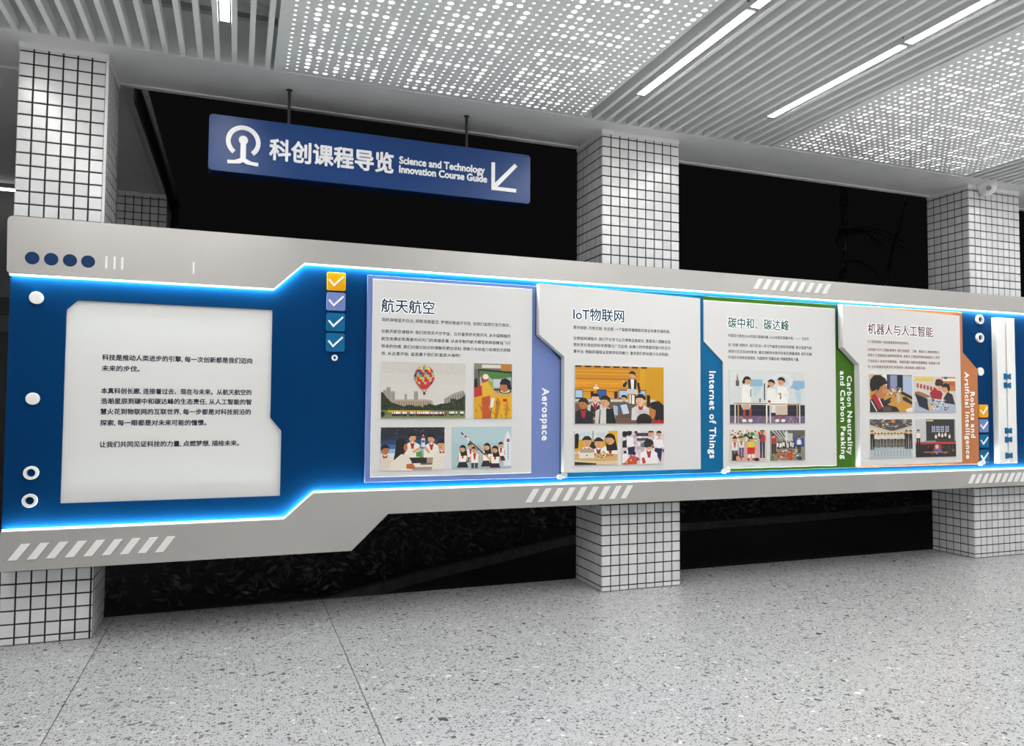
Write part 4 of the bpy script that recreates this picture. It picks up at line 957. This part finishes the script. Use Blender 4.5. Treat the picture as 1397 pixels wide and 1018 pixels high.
a = MB().prism([(ax, az), (-.713, az), (-.713, az + t_), (ax + t_ * 1.75, az + t_), (-.705, az + .205), (-.728, az + .225), (ax + t_, az + t_ * 2.0), (ax + t_, az + .215), (ax, az + .215)], YG - .012, YG)
a.build('arrow', 'letter_white', sign, recalc=True)
for x in (-2.415, -1.098):
    MB().cyl((x, YG + .065, 3.434), (x, YG + .065, ZS), .011, n=12).build('hanging_rod', 'dark_metal', sign)
    MB().cyl((x, YG + .065, ZS - .004), (x, YG + .065, ZS), .022, n=16).build('mount_plate', 'dark_metal', sign)

# ------------------------------------------------------------------ dome camera on the soffit before the far column
dc = root('security_camera', (4.26, -.055, 3.70), 'white dome security camera under the soffit at the far column', 'camera')
x, y = 4.26, -.055
MB().cyl((x, y, 3.70), (x, y, 3.672), .088, .092, n=28).build('mount_ring', 'acrylic_white', dc)
m = MB(); n = 24; rings = 7; v = []; f = []
for i in range(rings):
    a = i / (rings - 1) * math.pi / 2 * .97; r = .082 * math.cos(a); z = 3.672 - .088 * math.sin(a)
    v += [(x + r * math.cos(k_ * 2 * math.pi / n), y + r * math.sin(k_ * 2 * math.pi / n), z) for k_ in range(n)]
f = [(i * n + k_, i * n + (k_ + 1) % n, (i + 1) * n + (k_ + 1) % n, (i + 1) * n + k_) for i in range(rings - 1) for k_ in range(n)] + [tuple((rings - 1) * n + k_ for k_ in range(n))]
m.add(v, f); m.build('dome_cover', 'acrylic_white', dc, smooth=True, recalc=True)
m = MB(); m.cyl((x - .045, y - .050, 3.645), (x - .064, y - .068, 3.635), .022, n=16); m.build('lens', 'grey_metal', dc)

# ------------------------------------------------------------------ outside: side wing, ground, kerb, hedge, tree
gr = MB().box(-14, 22, .49, 26, -.30, -.15).build('ground', 'night_ground', None, (0, 0, 0)); tag(gr, kind='structure')
wg = MB(); wg.box(-7.5, -3.45, .485, 4.6, 3.70, 3.9)
wo = wg.build('wing_ceiling', 'wing_paint', None, (0, 0, 0)); tag(wo, kind='structure')
MB().box(-3.74, -3.53, .49, 3.40, 3.692, 3.70).build('beam_strip', 'plaster', wo)
MB().box(-3.45, -3.435, .49, 3.9, 3.60, 3.86).build('dark_fascia', 'dark_metal', wo)
MB().cyl((-3.385, .49, 3.70), (-3.385, 3.9, 3.70), .022, n=10).build('gutter_pipe', 'grey_metal', wo, smooth=True)
MB().cyl((-3.40, 3.55, 0), (-3.40, 3.55, 3.70), .035, n=12).build('downpipe', 'dark_metal', wo, smooth=True)
o = MB().box(-7.5, -3.95, 3.88, 4.05, -.15, 3.7).build('wall_outer', 'wing_wall', None, (0, 0, 0)); tag(o, kind='structure')
MB().box(-5.6, -4.6, 3.84, 3.88, 2.38, 2.56).build('dark_shelf', 'dark_metal', o)
MB().box(-5.6, -4.6, 3.86, 3.88, -.15, 2.2).build('dark_screen', 'dark_metal', o)
wl = root('wing_light', (-4.9, 3.6, 3.62), 'thin lit tube on the ceiling of the dark side wing', 'light')
MB().box(-5.5, -4.5, 3.57, 3.62, 3.655, 3.70).build('housing', 'grey_metal', wl)
MB().box(-5.49, -4.51, 3.575, 3.615, 3.635, 3.655).build('diffuser', 'wing_tube', wl)

KL = [(-4.2, .62), (-2.0, .72), (-1.262, 1.29), (.994, 2.676), (2.70, 3.02), (7.53, 3.44), (12, 3.8)]
kb = MB()
for (xa, ya), (xb, yb) in zip(KL[:-1], KL[1:]):
    d = Vector((xb - xa, yb - ya)).normalized(); nn = Vector((-d.y, d.x)) * .07
    v = [(xa, ya, -.15), (xb, yb, -.15), (xb + nn.x, yb + nn.y, -.15), (xa + nn.x, ya + nn.y, -.15)]
    v += [(a, b, -.06) for a, b, c in v]
    kb.add(v, [(0, 1, 5, 4), (1, 2, 6, 5), (2, 3, 7, 6), (3, 0, 4, 7), (4, 5, 6, 7)])
ko = kb.build('kerb', 'kerb_stone', None, (0, 0, 0)); tag(ko, kind='structure')
rr = random.Random(5)
hd = MB()
def leaf(mb, c, s_, rnd):
    a = Vector((rnd.gauss(0, 1), rnd.gauss(0, 1), rnd.gauss(0, .6))).normalized(); b = a.cross(Vector((rnd.gauss(0, 1), rnd.gauss(0, 1), rnd.gauss(0, 1)))).normalized()
    n_ = a.cross(b) * s_ * .12; c = Vector(c)
    mb.add([c - a * s_, c - b * s_ * .38 + n_, c + a * s_, c + b * s_ * .38 + n_, c - n_ * .3], [(0, 1, 4), (1, 2, 4), (2, 3, 4), (3, 0, 4)])
seg = list(zip(KL[:-1], KL[1:]))
for (xa, ya), (xb, yb) in seg[:5]:
    L_ = math.hypot(xb - xa, yb - ya); d = Vector((xb - xa, yb - ya)) / L_; nn = Vector((-d.y, d.x))
    for k_ in range(int(L_ * 520)):
        t = rr.random(); q = rr.random() ** 1.6 * .7; z = -.08 + rr.random() * 1.35
        bul = .14 + .10 * math.sin(z * 9 + t * 30) - (.10 if z > .1 else 0)
        leaf(hd, (xa + (xb - xa) * t + nn.x * (bul + q), ya + (yb - ya) * t + nn.y * (bul + q), z), .035 + rr.random() * .025, rr)
ho = hd.build('hedge', 'leaf', None, (0, 0, 0)); tag(ho, 'dark leafy hedge behind the kerb outside at night', 'hedge', kind='stuff')
tr = root('tree', (7.6, 5.2, -.15), 'dim thin-trunked tree in the dark outside the far opening', 'tree')
m = MB(); m.cyl((7.60, 5.2, -.15), (7.55, 5.2, 3.6), .10, .07, n=10); m.cyl((7.55, 5.2, 3.6), (7.68, 5.2, 6.6), .07, .04, n=10); m.cyl((7.55, 5.2, 3.9), (7.40, 5.1, 6.4), .04, .02, n=8); m.build('trunk', 'bark', tr, smooth=True)
m = MB(); m.cyl((7.75, 4.9, 2.2), (8.45, 4.9, 4.4), .028, n=8); m.cyl((8.45, 4.9, 4.4), (9.15, 5.0, 6.0), .034, .02, n=8); m.build('bough', 'bark', tr, smooth=True)
m = MB()
for k_ in range(9):
    a = rr.uniform(-2.6, .3); L_ = rr.uniform(.5, 1.3); z = rr.uniform(3.2, 4.7)
    for q in range(16):
        t = q / 15; px = 7.4 + math.cos(a) * L_ * t; py = 5.0 + math.sin(a) * L_ * t * .7; pz = z + .25 * t - .55 * t * t
        for s_ in (-1, 1):
            m.add([(px, py, pz), (px + .03, py, pz + .01), (px + s_ * .09 * math.sin(a) + .07, py + s_ * .11 * math.cos(a), pz - .09)], [(0, 1, 2)])
m.build('fronds', 'leaf', tr)
